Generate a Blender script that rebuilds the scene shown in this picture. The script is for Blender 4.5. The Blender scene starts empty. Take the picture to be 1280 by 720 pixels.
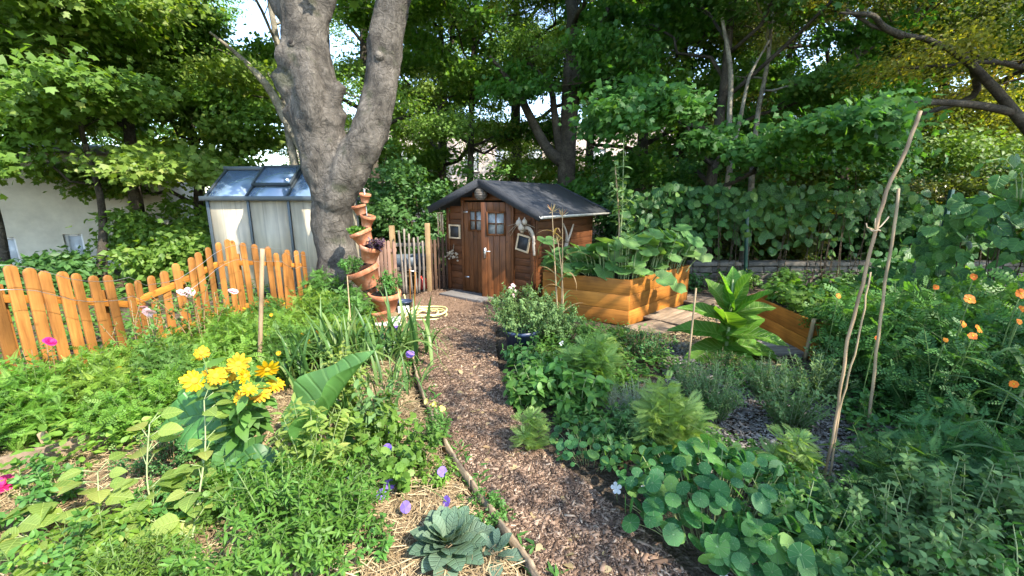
import bpy, math, random
import numpy as np
from mathutils import Vector, Matrix, noise

rng = np.random.default_rng(11)
random.seed(11)
SC = bpy.context.scene
COL = SC.collection
PI = math.pi
R = math.radians

# ------------------------------------------------------------------ camera
CAM_H, FPX, PITCH = 1.65, 520.0, R(11.9)
CS, SN = math.cos(PITCH), math.sin(PITCH)

def ray(px, py):
    x = (px - 640) / FPX; v = (360 - py) / FPX
    return np.array([x, CS + v * SN, -SN + v * CS])

def G(px, py, z=0.0):
    """point of the level z seen at a pixel of the photograph"""
    d = ray(px, py); t = (z - CAM_H) / d[2]
    return np.array([d[0] * t, d[1] * t, z])

def D(px, py, y):
    """point at distance y in front seen at a pixel of the photograph"""
    d = ray(px, py); t = y / d[1]
    return np.array([d[0] * t, y, CAM_H + d[2] * t])

cam = bpy.data.objects.new('camera', bpy.data.cameras.new('camera'))
COL.objects.link(cam)
cam.location = (0, 0, CAM_H)
cam.rotation_euler = (PI / 2 - PITCH, 0, 0)
cam.data.sensor_width = 36
cam.data.lens = FPX / 1280 * 36
cam.data.clip_start = 0.05
cam.data.clip_end = 600
SC.camera = cam

# ------------------------------------------------------------------ light
SUN_EL = R(46)
sd = np.array([0.77, -0.64]); sd /= np.linalg.norm(sd)
SUN = np.array([sd[0] * math.cos(SUN_EL), sd[1] * math.cos(SUN_EL), math.sin(SUN_EL)])
w = bpy.data.worlds.new('World'); SC.world = w; w.use_nodes = True
nt = w.node_tree
bg = nt.nodes['Background']
sky = nt.nodes.new('ShaderNodeTexSky'); sky.sky_type = 'NISHITA'; sky.sun_disc = False
sky.sun_elevation = SUN_EL; sky.sun_rotation = math.atan2(sd[0], sd[1])
sky.air_density = 1.0; sky.dust_density = .4; sky.ozone_density = 1.6
nt.links.new(sky.outputs[0], bg.inputs[0]); bg.inputs[1].default_value = SKY_STRENGTH = 0.15
sl = bpy.data.lights.new('sun', 'SUN'); sl.energy = 2.8; sl.angle = R(0.5); sl.color = (1.0, 0.93, 0.82)
so = bpy.data.objects.new('sun', sl); COL.objects.link(so); so.location = (20, -8, 20)
so.rotation_euler = Vector(SUN).to_track_quat('Z', 'Y').to_euler()
SC.view_settings.view_transform = 'Standard'
SC.view_settings.look = 'None'
SC.view_settings.exposure = EXPOSURE = 2.38
SC.view_settings.gamma = 1
SC.view_settings.use_white_balance = True
SC.view_settings.white_balance_temperature = 6750
SC.view_settings.use_curve_mapping = False
SC.render.engine = 'CYCLES'
cy = SC.cycles
cy.max_bounces = 7; cy.diffuse_bounces = 4; cy.glossy_bounces = 3; cy.transmission_bounces = 5
cy.transparent_max_bounces = 6; cy.caustics_reflective = False; cy.caustics_refractive = False
cy.use_denoising = True
cy.sample_clamp_indirect = 6

# ------------------------------------------------------------------ mesh builder
def nrm(a):
    a = np.asarray(a, float)
    return a / np.maximum(np.linalg.norm(a, axis=-1, keepdims=True), 1e-9)

class MB:
    def __init__(s):
        s.V = []; s.L = []; s.C = []; s.U = []; s.Rn = []; s.n = 0
    def add(s, v, flat, counts, uv=None, rnd=None):
        v = np.asarray(v, float).reshape(-1, 3); k = len(v)
        s.V.append(v); s.L.append(np.asarray(flat, np.int64) + s.n); s.C.append(np.asarray(counts, np.int64))
        s.U.append(np.zeros((k, 2)) if uv is None else np.asarray(uv, float).reshape(-1, 2))
        if rnd is None: rnd = random.random()
        s.Rn.append(np.broadcast_to(np.asarray(rnd, float), (k,)))
        s.n += k
    def faces(s, v, faces, uv=None, rnd=None):
        s.add(v, [i for f in faces for i in f], [len(f) for f in faces], uv, rnd)
    def box(s, c, size, ax=None, rnd=None, jit=0.0):
        h = np.asarray(size, float) / 2
        q = np.array([[x, y, z] for x in (-1, 1) for y in (-1, 1) for z in (-1, 1)], float) * h
        if jit: q = q + rng.normal(0, jit, q.shape)
        uv = np.stack([q[:, 0] + q[:, 1], q[:, 2]], 1)
        if ax is not None: q = q @ np.asarray(ax, float)
        s.faces(q + np.asarray(c, float), [(0, 1, 3, 2), (4, 6, 7, 5), (0, 4, 5, 1), (2, 3, 7, 6), (0, 2, 6, 4), (1, 5, 7, 3)], uv, rnd)
    def tube(s, pts, rad, sides=8, cap=True, rnd=None, squash=1.0):
        p = np.asarray(pts, float); n = len(p)
        rad = np.broadcast_to(np.asarray(rad, float), (n,))
        t = nrm(np.gradient(p, axis=0))
        a = np.cross(t[0], [0, 0, 1.0])
        if np.linalg.norm(a) < 1e-3: a = np.array([1.0, 0, 0])
        a = nrm(a)
        fr = []
        for i in range(n):
            a = nrm(a - t[i] * np.dot(a, t[i])); fr.append(a)
        fr = np.array(fr); b = np.cross(t, fr)
        th = np.arange(sides) * 2 * PI / sides
        v = p[:, None] + rad[:, None, None] * (np.cos(th)[None, :, None] * fr[:, None] + squash * np.sin(th)[None, :, None] * b[:, None])
        ii = np.arange(n - 1)[:, None] * sides; jj = np.arange(sides)[None]; j2 = (jj + 1) % sides
        f = np.stack([ii + jj, ii + j2, ii + sides + j2, ii + sides + jj], -1).reshape(-1)
        cnt = [4] * ((n - 1) * sides)
        L = np.concatenate([[0], np.cumsum(np.linalg.norm(np.diff(p, axis=0), axis=1))])
        uv = np.stack([np.broadcast_to(th / (2 * PI), (n, sides)), np.broadcast_to(L[:, None], (n, sides))], -1)
        if cap:
            f = np.concatenate([f, np.arange(sides)[::-1], (n - 1) * sides + np.arange(sides)]); cnt = cnt + [sides, sides]
        s.add(v, f, cnt, uv, rnd)
    def lathe(s, prof, sides=24, M=None, rnd=None):
        """prof: list of (radius, z)"""
        th = np.arange(sides) * 2 * PI / sides
        pr = np.asarray(prof, float); n = len(pr)
        v = np.stack([pr[:, :1] * np.cos(th), pr[:, :1] * np.sin(th), np.broadcast_to(pr[:, 1:], (n, sides))], -1).reshape(-1, 3)
        if M is not None: v = v @ np.asarray(M)[:3, :3].T + np.asarray(M)[:3, 3]
        ii = np.arange(n - 1)[:, None] * sides; jj = np.arange(sides)[None]; j2 = (jj + 1) % sides
        f = np.stack([ii + jj, ii + j2, ii + sides + j2, ii + sides + jj], -1).reshape(-1)
        s.add(v, f, [4] * ((n - 1) * sides), None, rnd)
    def leaves(s, T, pos, dirs, ups, size, width=1.0, rnd=None):
        tv, tl, tc, tu = T
        N = len(pos)
        if N == 0: return
        y = nrm(dirs); x = nrm(np.cross(y, ups)); z = np.cross(x, y)
        size = np.broadcast_to(np.asarray(size, float), (N,))[:, None, None]
        wd = np.broadcast_to(np.asarray(width, float), (N,))[:, None, None]
        v = np.asarray(pos)[:, None] + size * (tv[None, :, :1] * wd * x[:, None] + tv[None, :, 1:2] * y[:, None] + tv[None, :, 2:3] * z[:, None])
        k = len(tv)
        fl = (np.arange(N)[:, None] * k + tl[None]).reshape(-1)
        if rnd is None: rnd = rng.random(N)
        s.add(v, fl, np.tile(tc, N), np.tile(tu, (N, 1)), np.repeat(rnd, k))
    def mesh(s, name, mats, smooth=False):
        me = bpy.data.meshes.new(name)
        if s.n == 0: return me
        V = np.concatenate(s.V); L = np.concatenate(s.L); C = np.concatenate(s.C)
        me.vertices.add(len(V)); me.vertices.foreach_set('co', V.astype(np.float32).ravel())
        me.loops.add(len(L)); me.loops.foreach_set('vertex_index', L.astype(np.int32))
        me.polygons.add(len(C))
        st = np.concatenate([[0], np.cumsum(C)[:-1]]).astype(np.int32)
        me.polygons.foreach_set('loop_start', st)
        me.polygons.foreach_set('loop_total', C.astype(np.int32))
        if smooth: me.polygons.foreach_set('use_smooth', np.ones(len(C), bool))
        uvl = me.uv_layers.new(name='uv')
        uvl.data.foreach_set('uv', np.concatenate(s.U)[L].astype(np.float32).ravel())
        at = me.attributes.new('rnd', 'FLOAT', 'POINT')
        at.data.foreach_set('value', np.concatenate(s.Rn).astype(np.float32))
        for m in (mats if isinstance(mats, (list, tuple)) else [mats]): me.materials.append(m)
        me.update(calc_edges=True); me.validate()
        return me
    def build(s, name, mats, parent=None, smooth=False, bevel=0.0):
        o = bpy.data.objects.new(name, s.mesh(name, mats, smooth)); COL.objects.link(o)
        if parent is not None: o.parent = parent
        if bevel:
            b = o.modifiers.new('bevel', 'BEVEL'); b.width = bevel; b.segments = 2; b.limit_method = 'ANGLE'
        return o

def thing(name, label, cat, loc=(0, 0, 0), rz=0.0, group=None, scale=1.0):
    o = bpy.data.objects.new(name, None); COL.objects.link(o)
    o.location = [float(q) for q in loc]; o.rotation_euler = (0, 0, rz); o.scale = (scale,) * 3
    o.empty_display_size = 0.1
    o['label'] = label; o['category'] = cat
    if group: o['group'] = group
    return o

def tag(o, label, cat, group=None):
    o['label'] = label; o['category'] = cat
    if group: o['group'] = group
    return o

def kind(o, k, label=None):
    o['kind'] = k
    if label: o['label'] = label
    return o

def axes_z(ang):
    """rows = local axes for MB.box rotated about z"""
    c, s_ = math.cos(ang), math.sin(ang)
    return np.array([[c, s_, 0], [-s_, c, 0], [0, 0, 1.0]])

def axes_dir(d, up=(0, 0, 1)):
    """rows: x = side, y = along d, z = up-ish"""
    y = nrm(np.asarray(d, float)); x = nrm(np.cross(y, up)); z = np.cross(x, y)
    return np.array([x, y, z])

def bez(p0, p1, p2, n):
    t = np.linspace(0, 1, n)[:, None]
    return (1 - t) ** 2 * np.asarray(p0) + 2 * t * (1 - t) * np.asarray(p1) + t * t * np.asarray(p2)

def smoothpath(pts, n):
    p = np.asarray(pts, float)
    d = np.concatenate([[0], np.cumsum(np.linalg.norm(np.diff(p, axis=0), axis=1))]); d /= d[-1]
    t = np.linspace(0, 1, n)
    q = np.stack([np.interp(t, d, p[:, k]) for k in range(p.shape[1])], 1)
    for _ in range(max(1, n // (2 * len(p)))):
        q[1:-1] = (q[:-2] + 2 * q[1:-1] + q[2:]) / 4
    return q

# ------------------------------------------------------------------ leaf templates  (x across, y along, z normal)
def _pack(v, faces, uv):
    return (np.array(v, float), np.array([i for f in faces for i in f]), np.array([len(f) for f in faces]), np.array(uv, float))

def T_leaf(rows, fold=0.18, droop=0.25, wave=0.0):
    """rows: [(t, halfwidth)...] from base to tip; midrib plus two sides"""
    v, uv, f = [], [], []
    idx = []
    for i, (t, wd) in enumerate(rows):
        zc = -droop * t * t
        if wd < 1e-4:
            idx.append((len(v),) * 3); v.append((0, t, zc)); uv.append((.5, t))
        else:
            k = len(v); idx.append((k, k + 1, k + 2)); wv = wave * math.sin(i * 2.3)
            v += [(-wd, t, zc + fold * wd + wv), (0, t, zc), (wd, t, zc + fold * wd - wv)]
            uv += [(0.5 - min(.5, wd * 1.0), t), (.5, t), (.5 + min(.5, wd), t)]
    for a, b in zip(idx[:-1], idx[1:]):
        for k in (0, 1):
            q = [a[k], a[k + 1], b[k + 1], b[k]]
            q2 = [j for n_, j in enumerate(q) if j not in q[:n_]]
            if len(q2) >= 3: f.append(q2)
    return _pack(v, f, uv)

T_DIAM = _pack([(0, 0, 0), (-.33, .45, .06), (0, 1, -.1), (.33, .45, .06)], [(0, 3, 2), (0, 2, 1)], [(.5, 0), (0, .45), (.5, 1), (1, .45)])
T_LANCE4 = _pack([(0, 0, 0), (-.15, .4, .04), (0, 1, -.12), (.15, .4, .04)], [(0, 3, 2), (0, 2, 1)], [(.5, 0), (.3, .4), (.5, 1), (.7, .4)])
T_OVATE = T_leaf([(0, 0), (.12, .17), (.35, .29), (.65, .22), (.88, .09), (1, 0)], .2, .28)
T_LANCE = T_leaf([(0, 0), (.2, .09), (.5, .13), (.8, .07), (1, 0)], .25, .35)
T_BIG = T_leaf([(0, .02), (.1, .10), (.22, .2), (.36, .27), (.5, .29), (.64, .265), (.78, .19), (.9, .1), (1, 0)], .28, .38, .012)
T_NEEDLE = T_leaf([(0, 0), (.4, .03), (1, 0)], .3, .2)
T_SMALL = T_leaf([(0, 0), (.4, .26), (1, 0)], .2, .2)

def T_polar(outline, bowl=0.1, off=(0, 0), ring2=True):
    """leaf from a polar outline (angle from +y, radius) round the petiole point at the origin"""
    v = [(0, 0, 0)]; uv = [(.5, .5)]; n = len(outline)
    for k, fr in enumerate((.5, 1.0) if ring2 else (1.0,)):
        for a, r in outline:
            x, y = math.sin(a) * r * fr, math.cos(a) * r * fr
            v.append((x + off[0], y + off[1], bowl * (fr * r) ** 2 if k == 0 or not ring2 else bowl * (fr * r) ** 2 * 0.75))
            uv.append((.5 + x * .5, .5 + y * .5))
    f = []
    for i in range(n):
        j = (i + 1) % n
        if ring2:
            f.append((0, 1 + j, 1 + i)); f.append((1 + i, 1 + j, 1 + n + j, 1 + n + i))
        else: f.append((0, 1 + j, 1 + i))
    return _pack(v, f, uv)

T_ROUND = T_polar([(2 * PI * i / 14, .5 * (1 + .035 * math.cos(i * 2.7))) for i in range(14)], -.18)
def _maple():
    o = []
    for a, r in [(0, 1), (28, .60), (50, .92), (78, .54), (104, .70), (150, .26)]:
        o.append((R(a), r))
    return o + [(-a, r) for a, r in o[::-1] if a > 0.01]
T_MAPLE = T_polar(_maple(), -.12, ring2=False)
def _heart():
    o = [(0, 1.0), (16, .86), (34, .74), (58, .66), (85, .60), (112, .55), (140, .48), (162, .38), (180, .14)]
    o = [(R(a), r) for a, r in o]
    return o + [(-a, r) for a, r in o[-2:0:-1]]
T_HEART = T_polar(_heart(), -.22)
def _squash():
    o = []
    for a, r in [(0, .95), (14, .84), (28, .82), (42, .9), (56, .76), (72, .78), (88, .86), (104, .72), (124, .74), (142, .66), (160, .5), (176, .2)]:
        o.append((R(a), r))
    return o + [(-a, r) for a, r in o[::-1] if a > .01]
T_SQUASH = T_polar(_squash(), .16)
def _grape():
    o = [(R(a), r) for a, r in [(0, 1), (15, .8), (28, .78), (45, .9), (62, .7), (85, .78), (110, .62), (140, .6), (165, .3)]]
    return o + [(-a, r) for a, r in o[::-1] if a > .01]
T_GRAPE = T_polar(_grape(), -.15)

def T_pinnate(n, leaflet=.28, wid=.32, angle=60, tip=True, fold=.05, droop=.25, env=None):
    v, f, uv = [], [], []
    def put(p, d, L, wd):
        d = np.array([d[0], d[1]]); pe = np.array([-d[1], d[0]]); k = len(v)
        for q, zz in (((0, 0), 0), ((.45, -wd), fold), ((1, 0), -fold), ((.45, wd), fold)):
            xy = np.array(p) + L * (d * q[0] + pe * q[1])
            v.append((xy[0], xy[1], zz * L - droop * p[1] ** 2)); uv.append((.5 + q[1], q[0]))
        f.append((k, k + 1, k + 2)); f.append((k, k + 2, k + 3))
    for i in range(n):
        t = .12 + .8 * i / max(1, n - 1)
        e = env(t) if env else (.65 + .35 * math.sin(PI * t))
        for sg in (-1, 1):
            put((0, t), (sg * math.sin(R(angle)), math.cos(R(angle))), leaflet * e, wid)
    if tip: put((0, .9), (0, 1), leaflet * .9, wid)
    k = len(v)   # rachis
    for t in (0, .5, 1.0):
        v.append((-.008, t, -droop * t * t)); v.append((.008, t, -droop * t * t)); uv += [(.5, t), (.5, t)]
    f += [(k, k + 1, k + 3, k + 2), (k + 2, k + 3, k + 5, k + 4)]
    return _pack(v, f, uv)
T_PINN = T_pinnate(5, .3, .3)
T_ASH = T_pinnate(4, .34, .3, 55)
T_FERN = T_pinnate(11, .3, .17, 68, env=lambda t: 1.15 - t)
T_FEATHER = T_pinnate(15, .36, .05, 42, env=lambda t: .55 + .6 * math.sin(PI * min(1, t * 1.05)), fold=.02)

# ------------------------------------------------------------------ materials
def newmat(name):
    m = bpy.data.materials.new(name); m.use_nodes = True
    n = m.node_tree; n.nodes.clear()
    return m, n, n.nodes.new('ShaderNodeOutputMaterial')

def N(nt, typ, **kw):
    n = nt.nodes.new(typ)
    ins = kw.pop('ins', {})
    for k, v in kw.items(): setattr(n, k, v)
    for k, v in ins.items():
        if isinstance(v, bpy.types.NodeSocket): nt.links.new(v, n.inputs[k])
        else: n.inputs[k].default_value = v
    return n

def ramp(nt, fac, stops):
    r = nt.nodes.new('ShaderNodeValToRGB'); e = r.color_ramp.elements
    while len(e) < len(stops): e.new(.5)
    for el, (p, c) in zip(e, stops):
        el.position = p; el.color = (*c, 1) if len(c) == 3 else c
    nt.links.new(fac, r.inputs[0]); return r.outputs[0]

def leafmat(name, c1, c2, c3=None, trans=0.4, rough=0.5, veins=None, tint=(1.55, 1.5, .5), spec=.35, vscale=9.0, vcol=None, vmix=.5):
    m, n, out = newmat(name)
    a = N(n, 'ShaderNodeAttribute', attribute_name='rnd')
    st = [(0.0, c1), (.75 if c3 else 1.0, c2)]
    if c3: st.append((1.0, c3))
    col = ramp(n, a.outputs['Fac'], st)
    tc = N(n, 'ShaderNodeTexCoord')
    nz = N(n, 'ShaderNodeTexNoise', ins={'Vector': tc.outputs['Object'], 'Scale': 6.0, 'Detail': 2.0})
    mp = N(n, 'ShaderNodeMapRange', ins={'Value': nz.outputs[0], 1: .3, 2: .7, 3: .78, 4: 1.22})
    oi = N(n, 'ShaderNodeObjectInfo')
    mo = N(n, 'ShaderNodeMapRange', ins={'Value': oi.outputs['Random'], 1: 0., 2: 1., 3: .485, 4: .512})
    hs = N(n, 'ShaderNodeHueSaturation', ins={'Hue': mo.outputs[0], 'Saturation': 1.0, 'Value': mp.outputs[0], 'Color': col})
    col = hs.outputs[0]
    bump = None
    if veins:
        uv = N(n, 'ShaderNodeUVMap')
        sx = N(n, 'ShaderNodeSeparateXYZ', ins={0: uv.outputs[0]})
        if veins == 'pinnate':
            dx = N(n, 'ShaderNodeMath', operation='SUBTRACT', ins={0: sx.outputs[0], 1: .5})
            ab = N(n, 'ShaderNodeMath', operation='ABSOLUTE', ins={0: dx.outputs[0]})
            k = N(n, 'ShaderNodeMath', operation='MULTIPLY_ADD', ins={0: ab.outputs[0], 1: -.7, 2: sx.outputs[1]})
            k2 = N(n, 'ShaderNodeMath', operation='MULTIPLY', ins={0: k.outputs[0], 1: vscale})
            fr = N(n, 'ShaderNodeMath', operation='PINGPONG', ins={0: k2.outputs[0], 1: .5})
            v1 = N(n, 'ShaderNodeMapRange', ins={'Value': fr.outputs[0], 1: .0, 2: .16, 3: 1., 4: 0.})
            v2 = N(n, 'ShaderNodeMapRange', ins={'Value': ab.outputs[0], 1: .006, 2: .022, 3: 1., 4: 0.})
        else:   # radial
            dx = N(n, 'ShaderNodeMath', operation='SUBTRACT', ins={0: sx.outputs[0], 1: .5})
            dy = N(n, 'ShaderNodeMath', operation='SUBTRACT', ins={0: sx.outputs[1], 1: .5})
            at = N(n, 'ShaderNodeMath', operation='ARCTAN2', ins={0: dx.outputs[0], 1: dy.outputs[0]})
            k2 = N(n, 'ShaderNodeMath', operation='MULTIPLY', ins={0: at.outputs[0], 1: vscale / (2 * PI)})
            fr = N(n, 'ShaderNodeMath', operation='PINGPONG', ins={0: k2.outputs[0], 1: .5})
            v1 = N(n, 'ShaderNodeMapRange', ins={'Value': fr.outputs[0], 1: .01, 2: .07, 3: 1., 4: 0.})
            rr = N(n, 'ShaderNodeVectorMath', operation='LENGTH', ins={0: N(n, 'ShaderNodeCombineXYZ', ins={0: dx.outputs[0], 1: dy.outputs[0]}).outputs[0]})
            v2 = N(n, 'ShaderNodeMapRange', ins={'Value': rr.outputs['Value'], 1: .012, 2: .035, 3: 1., 4: 0.})
        mx = N(n, 'ShaderNodeMath', operation='MAXIMUM', ins={0: v1.outputs[0], 1: v2.outputs[0]})
        sc_ = N(n, 'ShaderNodeMath', operation='MULTIPLY', ins={0: mx.outputs[0], 1: vmix})
        vc = vcol or (c2[0] * 1.9 + .03, c2[1] * 1.7 + .03, c2[2] * 1.6 + .02)
        mix = N(n, 'ShaderNodeMix', data_type='RGBA', ins={0: sc_.outputs[0], 6: col, 7: (*vc, 1)})
        col = mix.outputs[2]
        bump = N(n, 'ShaderNodeBump', ins={'Strength': .5, 'Distance': .01, 'Height': mx.outputs[0]}, invert=True)
    p = N(n, 'ShaderNodeBsdfPrincipled', ins={'Base Color': col, 'Roughness': rough, 'Specular IOR Level': spec})
    if bump: n.links.new(bump.outputs[0], p.inputs['Normal'])
    tm = N(n, 'ShaderNodeMix', data_type='RGBA', blend_type='MULTIPLY', ins={0: 1.0, 6: col, 7: (*tint, 1)})
    tr = N(n, 'ShaderNodeBsdfTranslucent', ins={'Color': tm.outputs[2]})
    ms = N(n, 'ShaderNodeMixShader', ins={0: trans, 1: p.outputs[0], 2: tr.outputs[0]})
    n.links.new(ms.outputs[0], out.inputs[0])
    return m

def plain(name, c, rough=.6, metal=0., spec=.4, var=.15, nscale=14., c2=None, bump=0., bscale=60., rv=0.):
    m, n, out = newmat(name)
    tc = N(n, 'ShaderNodeTexCoord')
    nz = N(n, 'ShaderNodeTexNoise', ins={'Vector': tc.outputs['Object'], 'Scale': nscale, 'Detail': 5.0, 'Roughness': .65})
    a = N(n, 'ShaderNodeAttribute', attribute_name='rnd')
    lo = tuple(x * (1 - var) for x in c); hi = tuple(min(1, x * (1 + var)) for x in c)
    if c2: hi = c2
    col = ramp(n, nz.outputs[0], [(.3, lo), (.7, hi)])
    v = N(n, 'ShaderNodeMapRange', ins={'Value': a.outputs['Fac'], 1: 0., 2: 1., 3: 1 - rv, 4: 1 + rv})
    hs = N(n, 'ShaderNodeHueSaturation', ins={'Value': v.outputs[0], 'Color': col})
    p = N(n, 'ShaderNodeBsdfPrincipled', ins={'Base Color': hs.outputs[0], 'Roughness': rough, 'Metallic': metal, 'Specular IOR Level': spec})
    if bump:
        nb = N(n, 'ShaderNodeTexNoise', ins={'Vector': tc.outputs['Object'], 'Scale': bscale, 'Detail': 4.0})
        b = N(n, 'ShaderNodeBump', ins={'Strength': bump, 'Distance': .01, 'Height': nb.outputs[0]})
        n.links.new(b.outputs[0], p.inputs['Normal'])
    n.links.new(p.outputs[0], out.inputs[0])
    return m

def wood(name, c, c2, grain=(3, 3, 40), rough=.6, rv=.2, bump=.35, dirt=None, spec=.3, knots=True):
    """grain runs along the axis with the smallest scale; coordinates are object space"""
    m, n, out = newmat(name)
    tc = N(n, 'ShaderNodeTexCoord')
    a = N(n, 'ShaderNodeAttribute', attribute_name='rnd')
    off = N(n, 'ShaderNodeVectorMath', operation='SCALE', ins={0: (13.1, 7.7, 5.3), 'Scale': a.outputs['Fac']})
    ad = N(n, 'ShaderNodeVectorMath', operation='ADD', ins={0: tc.outputs['Object'], 1: off.outputs[0]})
    mpn = N(n, 'ShaderNodeMapping', ins={0: ad.outputs[0], 'Scale': grain})
    nz = N(n, 'ShaderNodeTexNoise', ins={'Vector': mpn.outputs[0], 'Scale': 1.0, 'Detail': 6.0, 'Roughness': .7, 'Distortion': .4})
    col = ramp(n, nz.outputs[0], [(.28, c2), (.5, c), (.75, tuple(min(1, x * 1.25) for x in c))])
    nb = N(n, 'ShaderNodeTexNoise', ins={'Vector': ad.outputs[0], 'Scale': 3.0, 'Detail': 3.0})
    mp = N(n, 'ShaderNodeMapRange', ins={'Value': nb.outputs[0], 1: .3, 2: .7, 3: .62, 4: 1.25})
    v = N(n, 'ShaderNodeMapRange', ins={'Value': a.outputs['Fac'], 1: 0., 2: 1., 3: 1 - rv, 4: 1 + rv})
    vv = N(n, 'ShaderNodeMath', operation='MULTIPLY', ins={0: mp.outputs[0], 1: v.outputs[0]})
    hs = N(n, 'ShaderNodeHueSaturation', ins={'Value': vv.outputs[0], 'Color': col})
    col = hs.outputs[0]
    if knots:
        vo = N(n, 'ShaderNodeTexVoronoi', ins={'Vector': ad.outputs[0], 'Scale': 4.5})
        kf = N(n, 'ShaderNodeMapRange', ins={'Value': vo.outputs[0], 1: .05, 2: .11, 3: .7, 4: 0.})
        mk = N(n, 'ShaderNodeMix', data_type='RGBA', ins={0: kf.outputs[0], 6: col, 7: (c2[0] * .5, c2[1] * .45, c2[2] * .45, 1)})
        col = mk.outputs[2]
    p = N(n, 'ShaderNodeBsdfPrincipled', ins={'Base Color': col, 'Roughness': rough, 'Specular IOR Level': spec})
    b = N(n, 'ShaderNodeBump', ins={'Strength': bump, 'Distance': .006, 'Height': nz.outputs[0]})
    n.links.new(b.outputs[0], p.inputs['Normal'])
    n.links.new(p.outputs[0], out.inputs[0])
    return m
# ================================================================== materials in use
M = {}
M['bark_grey'] = None
def barkmat(name, c1, c2, c3, scale=1.0, moss=0.0, cell=.45):
    m, n, out = newmat(name)
    tc = N(n, 'ShaderNodeTexCoord')
    wob = N(n, 'ShaderNodeTexNoise', ins={'Vector': tc.outputs['Object'], 'Scale': 2.5 * scale, 'Detail': 4.0})
    wv = N(n, 'ShaderNodeVectorMath', operation='MULTIPLY_ADD', ins={0: wob.outputs['Color'], 1: (.5, .5, .5), 2: tc.outputs['Object']})
    mp = N(n, 'ShaderNodeMapping', ins={0: wv.outputs[0], 'Scale': (9 * scale, 9 * scale, 3.4 * scale)})
    n1 = N(n, 'ShaderNodeTexNoise', ins={'Vector': mp.outputs[0], 'Scale': 2.2, 'Detail': 10.0, 'Roughness': .75, 'Distortion': .5})
    mq = N(n, 'ShaderNodeMapping', ins={0: wv.outputs[0], 'Scale': (4 * scale, 4 * scale, 22 * scale)})
    n4 = N(n, 'ShaderNodeTexNoise', ins={'Vector': mq.outputs[0], 'Scale': 1.2, 'Detail': 5.0, 'Roughness': .7})
    vo = N(n, 'ShaderNodeTexVoronoi', feature='DISTANCE_TO_EDGE', ins={'Vector': mp.outputs[0], 'Scale': 1.1, 'Randomness': 1.0})
    n2 = N(n, 'ShaderNodeTexNoise', ins={'Vector': tc.outputs['Object'], 'Scale': 3.2, 'Detail': 6.0, 'Roughness': .65})
    bl = N(n, 'ShaderNodeMath', operation='MULTIPLY_ADD', ins={0: n4.outputs[0], 1: .35, 2: N(n, 'ShaderNodeMath', operation='MULTIPLY', ins={0: n1.outputs[0], 1: .65}).outputs[0]})
    col = ramp(n, bl.outputs[0], [(.32, c1), (.5, c2), (.70, c3)])
    f = N(n, 'ShaderNodeMapRange', ins={'Value': n2.outputs[0], 1: .32, 2: .68, 3: .42, 4: 1.35})  # bark blotches, contrast widened to carry dappled sun and shade
    cr = N(n, 'ShaderNodeMapRange', ins={'Value': vo.outputs[0], 1: 0., 2: .05, 3: 1 - cell, 4: 1.})
    ff = N(n, 'ShaderNodeMath', operation='MULTIPLY', ins={0: f.outputs[0], 1: cr.outputs[0]})
    hs = N(n, 'ShaderNodeHueSaturation', ins={'Value': ff.outputs[0], 'Color': col})
    col = hs.outputs[0]
    if moss:
        n3 = N(n, 'ShaderNodeTexNoise', ins={'Vector': tc.outputs['Object'], 'Scale': 3.0, 'Detail': 6.0})
        mf = N(n, 'ShaderNodeMapRange', ins={'Value': n3.outputs[0], 1: .58, 2: .68, 3: 0., 4: moss})
        mm = N(n, 'ShaderNodeMix', data_type='RGBA', ins={0: mf.outputs[0], 6: col, 7: (.04, .05, .022, 1)})
        col = mm.outputs[2]
    p = N(n, 'ShaderNodeBsdfPrincipled', ins={'Base Color': col, 'Roughness': .85, 'Specular IOR Level': .2})
    hh = N(n, 'ShaderNodeMath', operation='MULTIPLY_ADD', ins={0: cr.outputs[0], 1: .3, 2: bl.outputs[0]})
    b = N(n, 'ShaderNodeBump', ins={'Strength': 1.0, 'Distance': .04, 'Height': hh.outputs[0]})
    n.links.new(b.outputs[0], p.inputs['Normal']); n.links.new(p.outputs[0], out.inputs[0])
    return m
M['bark_big'] = barkmat('grey_smooth_bark', (.028, .024, .02), (.10, .089, .075), (.19, .17, .145), 1.0, .5, .35)
M['bark_dark'] = barkmat('dark_bark', (.035, .03, .023), (.08, .068, .052), (.15, .13, .105), 1.4)
M['bark_pale'] = barkmat('pale_bark', (.16, .14, .10), (.28, .25, .19), (.42, .38, .30), 1.4)
M['bark_brown'] = barkmat('brown_twig', (.07, .05, .03), (.13, .095, .06), (.2, .15, .10), 3)
M['deadwood'] = wood('dead_wood', (.34, .27, .19), (.15, .11, .075), (30, 30, 4), .8)

# tree leaf materials
M['lf_maple'] = leafmat('maple_leaf', (.075, .165, .03), (.135, .26, .045), (.22, .28, .06), .5)
M['lf_mapledark'] = leafmat('dark_maple_leaf', (.05, .135, .03), (.09, .205, .042), (.15, .24, .05), .5)
M['lf_ash'] = leafmat('ash_leaf', (.10, .19, .03), (.17, .28, .05), (.27, .31, .09), .5)
M['lf_yellow'] = leafmat('yellow_lit_leaf', (.12, .17, .025), (.26, .28, .045), (.42, .28, .04), .55, tint=(1.4, 1.3, .4))  # yellow tone, brightened to carry the light seen through the leaves
M['lf_olive'] = leafmat('olive_leaf', (.055, .09, .02), (.12, .15, .03), (.26, .20, .045), .48)
M['lf_shrub'] = leafmat('shrub_leaf', (.045, .13, .04), (.085, .20, .055), None, .42)

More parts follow.
